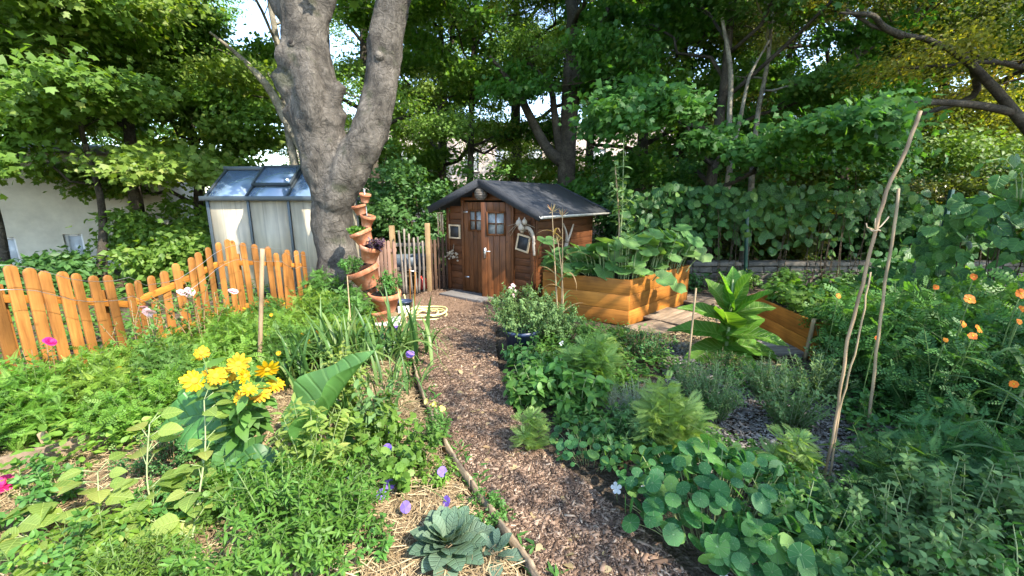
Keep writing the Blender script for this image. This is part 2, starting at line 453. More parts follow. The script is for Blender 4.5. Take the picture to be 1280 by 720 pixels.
# ================================================================== trees
def grow(seed, H, spread, tr, clear, nl=12, nsub=6, ntw=5, lean=(0, 0), up=0.35, top=.85, env=.6, wob=.25):
    """trunk path, limbs, sub-branches and twigs of one tree, base at the origin"""
    r = np.random.default_rng(seed)
    n = 9; tt = np.linspace(0, 1, n)
    trunk = np.stack([lean[0] * tt ** 1.5 * H + np.cumsum(r.normal(0, wob * .25, n)) * (tt > 0), lean[1] * tt ** 1.5 * H + np.cumsum(r.normal(0, wob * .25, n)) * (tt > 0), tt * H * top], 1)
    rad = tr * (1 - .8 * tt) * (1 + .35 * np.exp(-tt * 14))
    limbs = []; subs = []; tw0 = []; twd = []
    az = r.uniform(0, 6.28)
    for i in range(nl):
        s = (i + r.uniform(.2, .8)) / nl; t = clear + (1 - clear) * s
        p0 = np.array([np.interp(t, tt, trunk[:, k]) for k in range(3)])
        az += 2.4 + r.normal(0, .3)
        el = R(8 + 62 * s ** 1.2) + r.normal(0, .12) + (up - .35)
        ln = spread * math.sin(PI * (.22 + .72 * s)) ** env * r.uniform(.8, 1.15)
        d = np.array([math.cos(az) * math.cos(el), math.sin(az) * math.cos(el), math.sin(el)])
        p2 = p0 + d * ln + np.array([0, 0, -.10 * ln * (1 - s)]); p1 = p0 + d * ln * .5 + np.array([0, 0, .10 * ln])
        pts = bez(p0, p1, p2, 7); pts[1:] += r.normal(0, .035 * ln, (6, 3))
        lr = np.interp(t, tt, rad) * .5
        limbs.append((pts, np.linspace(lr, .012, 7)))
        tan = nrm(np.gradient(pts, axis=0)); ss = np.linspace(0, 1, 7)
        for j in range(nsub):
            u = .22 + .78 * (j + r.uniform(.2, .8)) / nsub
            q0 = np.array([np.interp(u, ss, pts[:, k]) for k in range(3)]); tn = np.array([np.interp(u, ss, tan[:, k]) for k in range(3)])
            side = nrm(np.cross(tn, [0, 0, 1])) * (1 if j % 2 else -1)
            dd = nrm(tn * r.uniform(.5, 1) + side * r.uniform(.4, 1.0) + np.array([0, 0, r.normal(.12, .25)]))
            sl_ = ln * r.uniform(.32, .55) * (1.15 - .55 * u)
            e = q0 + dd * sl_ + np.array([0, 0, -.1 * sl_])
            sp = bez(q0, q0 + dd * sl_ * .5 + r.normal(0, .06 * sl_, 3), e, 4)
            subs.append((sp, np.linspace(max(.008, lr * .28), .005, 4)))
            for k in range(ntw):
                uu = .2 + .8 * (k + r.uniform(.1, .9)) / ntw
                w0 = np.array([np.interp(uu, np.linspace(0, 1, 4), sp[:, c]) for c in range(3)])
                wd = nrm(dd + r.normal(0, .55, 3) * [1, 1, .6]) * r.uniform(.3, .65) * (.5 + .12 * spread)
                tw0.append(w0); twd.append(wd)
    return trunk, rad, limbs, subs, np.array(tw0), np.array(twd)

def leaf_cloud(r, tw0, twd, nleaf, leaf, jit, drop=.3):
    N_ = len(tw0); m = max(1, nleaf // N_)
    idx = np.repeat(np.arange(N_), m)
    t = r.uniform(0, 1.15, len(idx))[:, None]
    pos = tw0[idx] + twd[idx] * t + r.normal(0, jit, (len(idx), 3)) * [1, 1, .55]
    d = nrm(nrm(twd[idx]) * .5 + r.normal(0, .7, (len(idx), 3)) * [1, 1, .4] + [0, 0, -drop])
    outw = nrm(pos * [1, 1, 0]); up = np.array([0, 0, .6]) + outw * .75 + r.normal(0, .5, (len(idx), 3))
    d = nrm(d + outw * .35 - [0, 0, .25])
    # a clump of leaves shares some of its tone with its twig
    rn = np.clip(.55 * r.random(len(idx)) + .45 * r.random(N_)[idx], 0, 1)
    return pos, d, up, leaf * r.uniform(.65, 1.25, len(idx)), rn

def tree(name, label, x, y, H, spread, tr, clear, seed, leafm, T=T_DIAM, leaf=.15, nleaf=26000, bark='bark_dark',
         group=None, lean=(0, 0), nl=12, nsub=6, ntw=5, jit=.16, up=.35, extra=None, z=0, bare=0.0, cut=None, twigs=True, env=.6):
    trunk, rad, limbs, subs, tw0, twd = grow(seed, H, spread, tr, clear, nl, nsub, ntw, lean, up, env=env)
    r = np.random.default_rng(seed + 900)
    root = thing(name, label, 'tree', (x, y, z), 0, group)
    mb = MB(); mb.tube(smoothpath(trunk, 17), np.interp(np.linspace(0, 1, 17), np.linspace(0, 1, 9), rad), 12)
    for p, q in limbs: mb.tube(p, q, 7)
    for p, q in subs: mb.tube(p, q, 4, cap=False)
    if twigs:
        for a, b in zip(tw0, twd): mb.tube([a, a + b * .5 + [0, 0, .02], a + b], [.006, .004, .002], 3, cap=False)
    for p, q in (extra or []): mb.tube(smoothpath(np.asarray(p) - [x, y, z], 14), np.interp(np.linspace(0, 1, 14), np.linspace(0, 1, len(q)), q), 9)
    mb.build('trunk', M[bark], root, smooth=True)
    pos, d, u, s, rn = leaf_cloud(r, tw0, twd, int(nleaf * 3.2), leaf * .57, jit)
    keep = np.ones(len(pos), bool)
    if cut is not None: keep &= cut(pos + [x, y, z])
    if bare: keep &= r.random(len(pos)) > bare
    lb = MB(); lb.leaves(T, pos[keep], d[keep], u[keep], s[keep], 1.0, rn[keep])
    lb.build('crown', M[leafm], root)
    return root

GB = 'trees behind the garden'
def at(px, d): return D(px, 250, d)[0], d

def sky_gap(c, px, py, rx, ry, keepfrac=.12, seed=3):
    pass

# --- left: leafy tree hanging in front of the pale house
x, y = at(-70, 9.3)
tree('maple_tree', 'broad leafy maple hanging low in front of the cream house', x, y, 9.5, 4.8, .22, .2, 21, 'lf_maple', T_MAPLE, .15, 15000, 'bark_dark', GB, nl=15, jit=.2)
x, y = at(165, 9.9)
tree('maple_tree', 'yellow-green maple with drooping boughs left of the greenhouse', x, y, 9.0, 3.4, .16, .3, 57, 'lf_ash', T_MAPLE, .15, 11000, 'bark_dark', GB, nl=15, jit=.2, up=.2)
x, y = at(95, 11.5)
tree('maple_tree', 'leafy maple crown filling the gap over the cream house roof', x, y, 11.5, 4.0, .18, .4, 58, 'lf_maple', T_MAPLE, .15, 11000, 'bark_dark', GB, nl=13, jit=.2)
x, y = at(105, 8.0)
tree('maple_sapling', 'young maple with low boughs just outside the left half of the orange fence', x, y, 5.4, 2.3, .08, .4, 59, 'lf_maple', T_MAPLE, .15, 5500, 'bark_dark', GB, nl=11, jit=.2, up=.3)
x, y = at(-15, 7.6)
tree('maple_sapling', 'young maple at the far left edge in front of the house wall', x, y, 5.6, 2.0, .08, .5, 60, 'lf_ash', T_MAPLE, .15, 4500, 'bark_dark', GB, nl=10, jit=.2, up=.3)
x, y = at(255, 10.8)
tree('maple_tree', 'bushy maple rising beside the left wall of the greenhouse', x, y, 5.6, 2.6, .14, .10, 22, 'lf_maple', T_MAPLE, .135, 9000, 'bark_dark', GB, nl=11, jit=.18)
x, y = at(372, 9.6)
fork = D(382, 195, 9.6)
tree('slender_tree', 'slender pale-barked forked tree standing behind the greenhouse roof', x, y, 10.5, 3.0, .11, .35, 23, 'lf_ash', T_DIAM, .13, 6500, 'bark_pale', GB, nl=10, jit=.2,
     extra=[([D(388, 215, 9.6), D(383, 190, 9.6), D(362, 160, 9.5), D(338, 110, 9.4), D(300, 70, 9.2), D(262, 40, 9.0)], [.13, .12, .10, .08, .05, .02]),
            ([D(386, 200, 9.6), D(392, 165, 9.7), D(396, 120, 9.9), D(388, 40, 10.0)], [.11, .09, .07, .03])])
x, y = at(40, 15.5)
tree('maple_tree', 'tall maple reaching up behind the cream house at the edge', x, y, 13, 5.0, .25, .25, 24, 'lf_maple', T_DIAM, .17, 15000, 'bark_dark', GB)
x, y = at(470, 12.5)
tree('maple_tree', 'dense mid-green maple directly behind the forked trunk', x, y, 11.5, 3.8, .2, .06, 25, 'lf_maple', T_MAPLE, .14, 22000, 'bark_dark', GB, nl=15, jit=.2)
x, y = at(560, 15.5)
tree('maple_tree', 'sunlit green maple behind the gate, left of the shed roof ridge', x, y, 12, 4.2, .22, .05, 26, 'lf_ash', T_DIAM, .16, 24000, 'bark_dark', GB, nl=15)
x, y = at(640, 17.0)
tree('ash_tree', 'bright yellow-green ash high above the shed roof', x, y, 15, 5.0, .26, .2, 27, 'lf_ash', T_ASH, .34, 12000, 'bark_dark', GB, nl=15, jit=.25)
x, y = at(585, 13.2)
tree('ash_tree', 'light yellow-green ash between the great right limb and the shed ridge', x, y, 10.5, 3.2, .13, .3, 56, 'lf_ash', T_DIAM, .15, 12000, 'bark_dark', GB, nl=13, jit=.2)
# --- dark leaning-limbed tree right behind the shed
x, y = at(712, 11.6)
P = lambda px, py, d=11.6: D(px, py, d)
tree('old_tree', 'old dark-trunked tree with crooked bare limbs rising behind the shed', x, y, 12, 4.2, .26, .45, 28, 'lf_maple', T_MAPLE, .15, 7500, 'bark_dark', GB, nl=12, jit=.2,
     extra=[([P(712, 330), P(708, 240), P(708, 200), P(716, 120), P(722, 60), P(712, 0)], [.32, .26, .24, .19, .16, .12]),
            ([P(706, 205), P(686, 190), P(672, 165), P(650, 120, 11.4), P(625, 85, 11.2), P(612, 70, 11.1)], [.17, .14, .12, .10, .07, .03]),
            ([P(700, 190), P(694, 150), P(690, 110, 11.8), P(664, 80, 11.9), P(640, 70, 12)], [.12, .10, .08, .06, .03]),
            ([P(718, 110), P(738, 60, 11.4), P(760, 10, 11.2)], [.12, .09, .06])])
# --- centre right
x, y = at(912, 10.2)
Q = lambda px, py, d=10.2: D(px, py, d)
tree('maple_tree', 'big dense maple spreading over the middle of the vine hedge', x - .5, y, 9.6, 4.2, .15, .12, 29, 'lf_mapledark', T_MAPLE, .15, 24000, 'bark_dark', GB, nl=17, jit=.2, lean=(-.02, -.03))
tree('slender_tree', 'thin grey-stemmed sapling with bare forked stems above the hedge', x, y - .8, 8.5, 1.8, .08, .5, 30, 'lf_mapledark', T_MAPLE, .13, 3000, 'bark_pale', GB, nl=8,
     extra=[([Q(905, 265, 9.3), Q(914, 200, 9.3), Q(911, 150, 9.3), Q(915, 90, 9.3), Q(902, 20, 9.3)], [.075, .065, .055, .05, .03]),
            ([Q(914, 195, 9.3), Q(925, 150, 9.2), Q(936, 95, 9.1), Q(962, 50, 9.0)], [.045, .04, .03, .015])])
x, y = at(800, 15.0)
tree('maple_tree', 'shaded maple filling the gap between the shed and the hedge', x, y, 13.5, 4.6, .24, .04, 31, 'lf_mapledark', T_DIAM, .18, 24000, 'bark_dark', GB, nl=16)
x, y = at(1040, 12.5)
tree('hornbeam_tree', 'olive-green hornbeam with dark crossing branches behind the tall stick', x, y, 11, 4.4, .22, .05, 32, 'lf_olive', T_DIAM, .13, 30000, 'bark_dark', GB, nl=17, jit=.2,
     extra=[([D(1050, 330, 12), D(1052, 200, 12), D(1058, 150, 12), D(1040, 120, 12), D(1015, 105, 11.6)], [.2, .17, .14, .09, .04])])
x, y = at(1185, 15)
tree('hornbeam_tree', 'green hornbeam deep in shade behind the green fence post', x, y, 11, 4.6, .22, .03, 33, 'lf_shrub', T_DIAM, .16, 26000, 'bark_dark', GB, nl=16)
# yellow tree with the great limb coming in from the right edge
yl = lambda px, py, d=7.6: D(px, py, d)
tree('yellow_lit_tree', 'yellow-lit tree with a heavy dark limb arching in from the right', 11.0, 7.8, 9.8, 5.4, .3, .42, 34, 'lf_yellow', T_DIAM, .125, 26000, 'bark_dark', GB, nl=17, jit=.2, lean=(-.12, .02),
     extra=[([(11.0, 7.8, .8), yl(1330, 215), yl(1280, 155), yl(1245, 112), yl(1210, 72), yl(1165, 45), yl(1128, 45, 7.4), yl(1090, 38, 7.3), yl(1058, 12, 7.2)], [.24, .17, .105, .09, .075, .06, .045, .03, .018]),
            ([yl(1266, 140), yl(1222, 131), yl(1170, 127, 7.4), yl(1120, 132, 7.3), yl(1084, 131, 7.2)], [.07, .06, .05, .035, .02]),
            ([yl(1128, 45, 7.4), yl(1105, 35, 7.3), yl(1092, 18, 7.2), yl(1050, 16, 7.1)], [.06, .045, .035, .015]),
            ([yl(1215, 75), yl(1225, 120, 7.9), yl(1130, 150, 8.2), yl(1060, 175, 8.4)], [.06, .05, .04, .02])])
# --- far fill
for (px, d, H, sp, lm, sd_, lab) in [
    (500, 22, 16, 6.0, 'lf_ash', 41, 'far pale-green tree glimpsed between the two great limbs'),
    (735, 22, 18, 6.0, 'lf_ash', 42, 'far light-green tree standing behind the old dark trunk'),
    (900, 19, 16, 6.0, 'lf_olive', 43, 'far olive tree hidden behind the thin grey sapling'),
    (1080, 19, 15, 6.0, 'lf_yellow', 44, 'far golden tree seen through the hornbeam branches'),
    (985, 15.5, 9, 4.2, 'lf_mapledark', 47, 'bushy-based maple closing the gap behind the middle of the vine hedge'),
    (1150, 13.5, 8, 3.8, 'lf_maple', 48, 'bushy-based maple closing the gap where the leaning green post stands'),
    (845, 16.5, 10, 4.4, 'lf_maple', 49, 'bushy-based maple behind the gap between the shed and the grey sapling'),
    (1290, 14, 12, 5.2, 'lf_yellow', 45, 'far golden tree at the upper edge behind the arching limb'),
    (250, 24, 15, 6.0, 'lf_maple', 46, 'far green tree rising beyond the greenhouse ridge')]:
    x, y = at(px, d)
    tree('background_tree', lab, x, y, H, sp, .26, .03 if px > 300 else .15, sd_, lm, T_DIAM, .21, 20000, 'bark_dark', GB, nl=16, jit=.28, twigs=False)
# --- unseen trees set outside the frame on the right for the shade they cast
tree('shade_tree', 'tall tree beyond the right edge shading the beds', 7.2, 2.4, 11.0, 2.7, .2, .62, 51, 'lf_maple', T_DIAM, .17, 2600, 'bark_dark', nl=9)
tree('shade_tree', 'low bushy tree beyond the right edge shading the near bed', 5.7, .2, 4.4, 2.1, .15, .10, 52, 'lf_maple', T_DIAM, .17, 3000, 'bark_dark', nl=12)
tree('shade_tree', 'second bushy tree beyond the right edge by the vine mound', 7.3, 1.7, 4.8, 1.9, .15, .10, 53, 'lf_maple', T_DIAM, .17, 2200, 'bark_dark', nl=12)

tree('shade_tree', 'sparse unseen tree added beyond the right edge to dapple the path', 4.9, -.5, 7.2, 1.5, .1, .68, 54, 'lf_maple', T_DIAM, .17, 900, 'bark_dark', nl=8)
# --- understory shrubs
def shrub(name, label, x, y, H, sp, seed, lm, T, leaf, nleaf, cat='shrub', group=None, jit=.14, z=0):
    r = np.random.default_rng(seed)
    root = thing(name, label, cat, (x, y, z), 0, group)
    mb = MB(); t0 = []; td = []
    for i in range(16):
        a = r.uniform(0, 6.28); rr = r.uniform(.15, 1) * sp
        e = np.array([math.cos(a) * rr, math.sin(a) * rr, H * r.uniform(.35, 1) * math.sqrt(max(.1, 1 - (rr / sp) ** 2 * .6))])
        p = bez(r.normal(0, .08, 3) * [1, 1, 0], [e[0] * .25, e[1] * .25, e[2] * .6], e, 7)
        mb.tube(p, np.linspace(.018 + .006 * H, .004, 7), 5, cap=False)
        for k in range(9):
            u = r.integers(1, 7); d = nrm(nrm(p[u]) + r.normal(0, .8, 3)) * r.uniform(.15, .4) * (.5 + .25 * sp)
            t0.append(p[u]); td.append(d)
    mb.build('stem', M['bark_brown'], root)
    pos, d, u, s, rn = leaf_cloud(r, np.array(t0), np.array(td), nleaf, leaf, jit)
    k = pos[:, 2] > .02
    lb = MB(); lb.leaves(T, pos[k], d[k], u[k], s[k], 1.0, rn[k]); lb.build('foliage', M[lm], root)
    return root
for (px, d, H, sp, sd_, lm, lab) in [
    (525, 10.2, 2.7, 1.5, 61, 'lf_shrub', 'dark dense shrub behind the stick gate, left of the shed'),
    (470, 10.8, 3.0, 1.5, 62, 'lf_shrub', 'dark shrub right behind the topmost terracotta pots'),
    (225, 9.4, 2.1, 1.3, 63, 'lf_maple', 'leafy shrub pressed against the outside of the greenhouse corner'),
    (205, 8.0, 1.15, 1.0, 64, 'lf_maple', 'low leafy shrub just outside the middle of the orange fence'),
    (35, 7.4, .62, .8, 65, 'lf_shrub', 'low shrub outside the left end of the orange fence'),
    (640, 11.5, 2.8, 1.8, 66, 'lf_maple', 'shrub peeping over the shed roof ridge'),
    (790, 9.8, 2.6, 1.6, 67, 'lf_shrub', 'dark shrub filling the corner between shed and vine hedge'),
    (1000, 10.3, 2.6, 1.9, 68, 'lf_olive', 'olive-leaved shrub rising behind the middle of the hedge'),
    (1140, 10.4, 2.3, 1.9, 69, 'lf_shrub', 'shaded shrub behind the hedge near the leaning post'),
    (870, 11.8, 3.0, 2.0, 71, 'lf_shrub', 'deep shrub seen between vine hedge and the thin grey sapling'), (1075, 11.6, 3.0, 2.2, 72, 'lf_shrub', 'deep shrub behind the hedge where the tall stick crosses it'), (960, 13.0, 3.2, 2.2, 73, 'lf_olive', 'olive shrub far behind the middle of the vine hedge'), (1190, 12.5, 3.0, 2.2, 74, 'lf_olive', 'olive shrub far behind the leaning green post'),
    (1265, 8.6, 2.2, 1.7, 70, 'lf_olive', 'olive shrub behind the vine mound at the right edge')]:
    x, y = at(px, d)
    shrub('shrub', lab, x, y, H, sp, sd_, lm, T_DIAM, .13, 6500, group='shrubs round the garden edge')

# ================================================================== ground
def groundmat():
    m, n, out = newmat('garden_soil')
    tc = N(n, 'ShaderNodeTexCoord')
    n1 = N(n, 'ShaderNodeTexNoise', ins={'Vector': tc.outputs['Object'], 'Scale': 1.3, 'Detail': 5.0})
    n2 = N(n, 'ShaderNodeTexNoise', ins={'Vector': tc.outputs['Object'], 'Scale': 28.0, 'Detail': 8.0, 'Roughness': .75})
    vo = N(n, 'ShaderNodeTexVoronoi', ins={'Vector': tc.outputs['Object'], 'Scale': 55.0})
    c1 = ramp(n, n2.outputs[0], [(.3, (.045, .034, .025)), (.5, (.10, .08, .06)), (.7, (.22, .19, .15))])
    c2 = ramp(n, n1.outputs[0], [(.35, (.6, .55, .5)), (.65, (1.15, 1.1, 1.05))])
    mx = N(n, 'ShaderNodeMix', data_type='RGBA', blend_type='MULTIPLY', ins={0: 1.0, 6: c1, 7: c2})
    p = N(n, 'ShaderNodeBsdfPrincipled', ins={'Base Color': mx.outputs[2], 'Roughness': .95, 'Specular IOR Level': .1})
    h = N(n, 'ShaderNodeMath', operation='ADD', ins={0: n2.outputs[0], 1: vo.outputs[0]})
    b = N(n, 'ShaderNodeBump', ins={'Strength': 1.0, 'Distance': .02, 'Height': h.outputs[0]})
    n.links.new(b.outputs[0], p.inputs['Normal']); n.links.new(p.outputs[0], out.inputs[0])
    return m
M['soil'] = groundmat()
M['strawbase'] = plain('straw_mulch_base', (.16, .11, .06), .95, spec=.1, c2=(.28, .20, .115), nscale=35, bump=1.0, bscale=90)
M['chipbase'] = plain('bark_chip_base', (.11, .07, .045), .95, spec=.1, c2=(.24, .16, .11), nscale=40, bump=1.0, bscale=110)
mb = MB()
xs = np.concatenate([np.linspace(-160, -12, 12)[:-1], np.linspace(-12, 14, 90), np.linspace(14, 160, 12)[1:]])
ys = np.concatenate([np.linspace(-60, -3, 8)[:-1], np.linspace(-3, 14, 70), np.linspace(14, 300, 16)[1:]])
X, Y = np.meshgrid(xs, ys)
Z = .012 * np.sin(X * 5.1 + 1.3 * np.sin(Y * 3)) * np.sin(Y * 4.3) - .012
nx, ny = len(xs), len(ys)
i0 = (np.arange(ny - 1)[:, None] * nx + np.arange(nx - 1)[None]).reshape(-1)
mb.add(np.stack([X, Y, Z], -1).reshape(-1, 3), np.stack([i0, i0 + 1, i0 + nx + 1, i0 + nx], 1).ravel(), [4] * len(i0))
kind(mb.build('ground', M['soil'], smooth=True), 'structure')

# path outline from the photograph's ground line
PL = [G(*p)[:2] for p in [(700, 790), (665, 722), (640, 690), (600, 632), (568, 585), (545, 540), (530, 505), (522, 480), (516, 450), (511, 425), (508, 405)]]
PR = [G(*p)[:2] for p in [(880, 790), (812, 700), (745, 640), (700, 600), (660, 565), (632, 530), (614, 485), (608, 450), (606, 420), (612, 402), (640, 388)]]
def strip(L, Rr, n=60, cols=9):
    a = smoothpath(L, n); b = smoothpath(Rr, n); t = np.linspace(0, 1, cols)[None, :, None]
    return a[:, None] * (1 - t) + b[:, None] * t
st = strip(PL, PR)
end = np.array([[G(505, 396)[:2], G(640, 385)[:2]], [G(520, 372)[:2], G(612, 369)[:2]], [G(535, 364)[:2], G(585, 363)[:2]]])
ex = np.stack([e[0][None] * (1 - np.linspace(0, 1, 9)[:, None]) + e[1][None] * np.linspace(0, 1, 9)[:, None] for e in end])
st = np.concatenate([st, ex]); n_, c_ = st.shape[:2]
zz = .02 + .012 * np.sin(st[..., 0] * 7) * np.sin(st[..., 1] * 5)
mb = MB(); i0 = (np.arange(n_ - 1)[:, None] * c_ + np.arange(c_ - 1)[None]).reshape(-1)
mb.add(np.concatenate([st, zz[..., None]], -1).reshape(-1, 3), np.stack([i0, i0 + 1, i0 + c_ + 1, i0 + c_], 1).ravel(), [4] * len(i0))
kind(mb.build('path', M['chipbase'], smooth=True), 'structure')

# chips lying on the path
def chips(name, pts, size, mat, wmul=.28, tilt=.35, z=.03, zr=.012):
    k = len(pts); r = rng
    a = r.uniform(0, 2 * PI, k); d = np.stack([np.cos(a), np.sin(a), r.normal(0, tilt * .5, k)], 1)
    u = np.stack([r.normal(0, tilt, k), r.normal(0, tilt, k), np.ones(k)], 1)
    T = _pack([(-.5, -.5, 0), (.5, -.42, 0), (.42, .5, .05), (-.5, .4, -.03), (-.5, -.5, .12), (.5, -.42, .1), (.42, .5, .15), (-.5, .4, .08)],
              [(4, 5, 6, 7), (0, 1, 5, 4), (1, 2, 6, 5), (2, 3, 7, 6), (3, 0, 4, 7)], [(0, 0)] * 8)
    L = size * r.lognormal(0, .45, k)
    mb = MB(); mb.leaves(T, np.concatenate([pts, (z + r.uniform(0, zr, k))[:, None]], 1), d, u, L, wmul * r.uniform(.5, 1.6, k))
    return mb.build(name, mat)
def in_strip(n, spread=1.0, near=1.0):
    u = rng.random(n) ** near * (n_ - 1.001); v = rng.uniform(-.01 * spread, 1 + .16 * spread, n) * (c_ - 1)
    i = u.astype(int); j = np.clip(np.floor(v).astype(int), 0, c_ - 2); fu = (u - i)[:, None]; fv = (v - j)[:, None]
    return (st[i, j] * (1 - fv) + st[i, j + 1] * fv) * (1 - fu) + (st[i + 1, j] * (1 - fv) + st[i + 1, j + 1] * fv) * fu
def chipmat(name, stops):
    m, n, out = newmat(name)
    a = N(n, 'ShaderNodeAttribute', attribute_name='rnd')
    col = ramp(n, a.outputs['Fac'], stops)
    p = N(n, 'ShaderNodeBsdfPrincipled', ins={'Base Color': col, 'Roughness': .85, 'Specular IOR Level': .2})
    n.links.new(p.outputs[0], out.inputs[0]); return m
M['chips'] = chipmat('bark_chips', [(0, (.04, .025, .017)), (.4, (.13, .081, .053)), (.75, (.225, .148, .10)), (.94, (.30, .215, .15)), (1, (.42, .32, .23))])
M['greychips'] = chipmat('grey_chips', [(0, (.07, .06, .05)), (.5, (.17, .155, .135)), (1, (.30, .275, .24))])
M['straw'] = chipmat('straw', [(0, (.12, .08, .045)), (.5, (.28, .205, .11)), (1, (.42, .33, .20))])
kind(chips('wood_chips', in_strip(100000), .0145, M['chips']), 'stuff', 'loose brown bark chips covering the garden path')

# grey chip clearing on the right, between the shrubs
def poly_pts(poly, n):
    P_ = np.array(poly); lo, hi = P_.min(0), P_.max(0); out = []
    q = rng.uniform(lo, hi, (n * 3, 2)); c = np.zeros(len(q), bool); j = len(P_) - 1
    for i in range(len(P_)):
        a, b = P_[i], P_[j]
        cr = ((a[1] > q[:, 1]) != (b[1] > q[:, 1])) & (q[:, 0] < (b[0] - a[0]) * (q[:, 1] - a[1]) / (b[1] - a[1] + 1e-12) + a[0])
        c ^= cr; j = i
    return q[c][:n]
CLR = [G(*p)[:2] for p in [(800, 420), (900, 440), (1010, 470), (1100, 520), (1180, 580), (1150, 720), (900, 720), (860, 560), (830, 470)]]
kind(chips('grey_wood_chips', poly_pts(CLR, 16000), .022, M['greychips'], z=.006), 'stuff', 'pale grey chips strewn between the shrubs on the right')
YARD = [G(*p)[:2] for p in [(790, 415), (900, 455), (960, 470), (1000, 440), (900, 372), (870, 380)]]
kind(chips('tan_wood_chips', poly_pts(YARD, 5000), .03, M['straw'], z=.006), 'stuff', 'tan wood chips scattered between the raised beds')

# raised left flower bed with straw
LB = list(PL) + [G(505, 392)[:2], G(380, 372)[:2], np.array([-3.3, 5.6]), np.array([-3.45, 2.9]), np.array([-3.6, 0.3]), np.array([-.2, .3])]
cx = np.linspace(-3.7, .3, 60); cyy = np.linspace(.3, 6.2, 90); X, Y = np.meshgrid(cx, cyy)
pl = smoothpath(PL, 60); pxl = np.interp(Y.ravel(), pl[:, 1], pl[:, 0]).reshape(Y.shape)
dist = pxl - X
Z = np.where(dist > .03, .07 * np.clip(dist / .25, .2, 1), -.08) + .018 * np.sin(X * 9 + 2 * np.sin(Y * 7)) * np.sin(Y * 8)
mb = MB(); nx, ny = len(cx), len(cyy); i0 = (np.arange(ny - 1)[:, None] * nx + np.arange(nx - 1)[None]).reshape(-1)
mb.add(np.stack([X, Y, Z], -1).reshape(-1, 3), np.stack([i0, i0 + 1, i0 + nx + 1, i0 + nx], 1).ravel(), [4] * len(i0))
kind(mb.build('flower_bed_ground', M['strawbase'], smooth=True), 'structure')
def zbed(x, y):
    d = np.interp(y, pl[:, 1], pl[:, 0]) - x
    return np.where(d > .03, .07 * np.clip(d / .25, .2, 1), 0)
T_STRAW = _pack([(-.5, -.5, 0), (.5, -.5, 0), (.6, 0, .12), (-.4, 0, .12), (.5, .5, .0), (-.5, .5, 0)], [(0, 1, 2, 3), (3, 2, 4, 5)], [(0, 0)] * 6)
q = np.stack([rng.uniform(-3.3, .2, 60000), .7 + 4.2 * rng.random(60000) ** 1.3], 1)
q = q[(np.interp(q[:, 1], pl[:, 1], pl[:, 0]) - q[:, 0]) > .05][:42000]
k = len(q); a = rng.uniform(0, 2 * PI, k)
mb = MB(); mb.leaves(T_STRAW, np.concatenate([q, (zbed(q[:, 0], q[:, 1]) + .02 + .02 * rng.random(k))[:, None]], 1),
    np.stack([np.cos(a), np.sin(a), rng.normal(0, .22, k)], 1), np.stack([rng.normal(0, .4, k), rng.normal(0, .4, k), np.ones(k)], 1),
    rng.uniform(.04, .16, k), rng.uniform(.016, .04, k))
kind(mb.build('straw_mulch', M['straw']), 'stuff', 'dry straw mulch spread over the flower bed left of the path')
# ================================================================== the great forked tree
def organic(name, mbs, mat, parent, voxel=.035, smooth=5, amp=.02, nscale=3.0, uvz=True):
    """merge overlapping tubes into one continuous skin"""
    me = mbs.mesh('tmp', mat); o = bpy.data.objects.new('tmp', me); COL.objects.link(o)
    m = o.modifiers.new('r', 'REMESH'); m.mode = 'VOXEL'; m.voxel_size = voxel
    s = o.modifiers.new('s', 'SMOOTH'); s.iterations = smooth; s.factor = .5
    dg = bpy.context.evaluated_depsgraph_get()
    ev = o.evaluated_get(dg); me2 = bpy.data.meshes.new_from_object(ev)
    bpy.data.objects.remove(o)
    n = len(me2.vertices); co = np.empty(n * 3, np.float32); me2.vertices.foreach_get('co', co); co = co.reshape(-1, 3)
    no = np.empty(n * 3, np.float32); me2.vertices.foreach_get('normal', no); no = no.reshape(-1, 3)
    dsp = np.array([noise.fractal(Vector((v[0] * nscale, v[1] * nscale, v[2] * nscale * .55)), 1.0, 2.0, 4) for v in co])
    co = co + no * (dsp * amp)[:, None]
    me2.vertices.foreach_set('co', co.astype(np.float32).ravel())
    me2.polygons.foreach_set('use_smooth', np.ones(len(me2.polygons), bool))
    me2.materials.clear(); me2.materials.append(mat); me2.name = name; me2.update()
    ob = bpy.data.objects.new(name, me2); COL.objects.link(ob); ob.parent = parent
    return ob

TY = 6.05
tb = lambda px, py, y=TY: D(px, py, y)
base = G(428, 388)
big = thing('forked_tree', 'great grey-barked tree forking into two thick limbs beside the path', 'tree', base)
def loc(p): return np.asarray(p) - base
mb = MB()
def limb(pts, rads, n=26):
    p = smoothpath([loc(q) for q in pts], n); r_ = np.interp(np.linspace(0, 1, n), np.linspace(0, 1, len(rads)), rads)
    mb.tube(p, r_, 18)
# stem
limb([tb(428, 395), tb(426, 360), tb(421, 320), tb(416, 280), tb(414, 240), tb(415, 205)], [.42, .33, .285, .268, .268, .285, .31])
limb([tb(430, 385), tb(455, 394, 6.0)], [.3, .14]); limb([tb(420, 385), tb(388, 392, 6.0)], [.3, .12]); limb([tb(430, 385), tb(440, 402, 5.7)], [.32, .12])
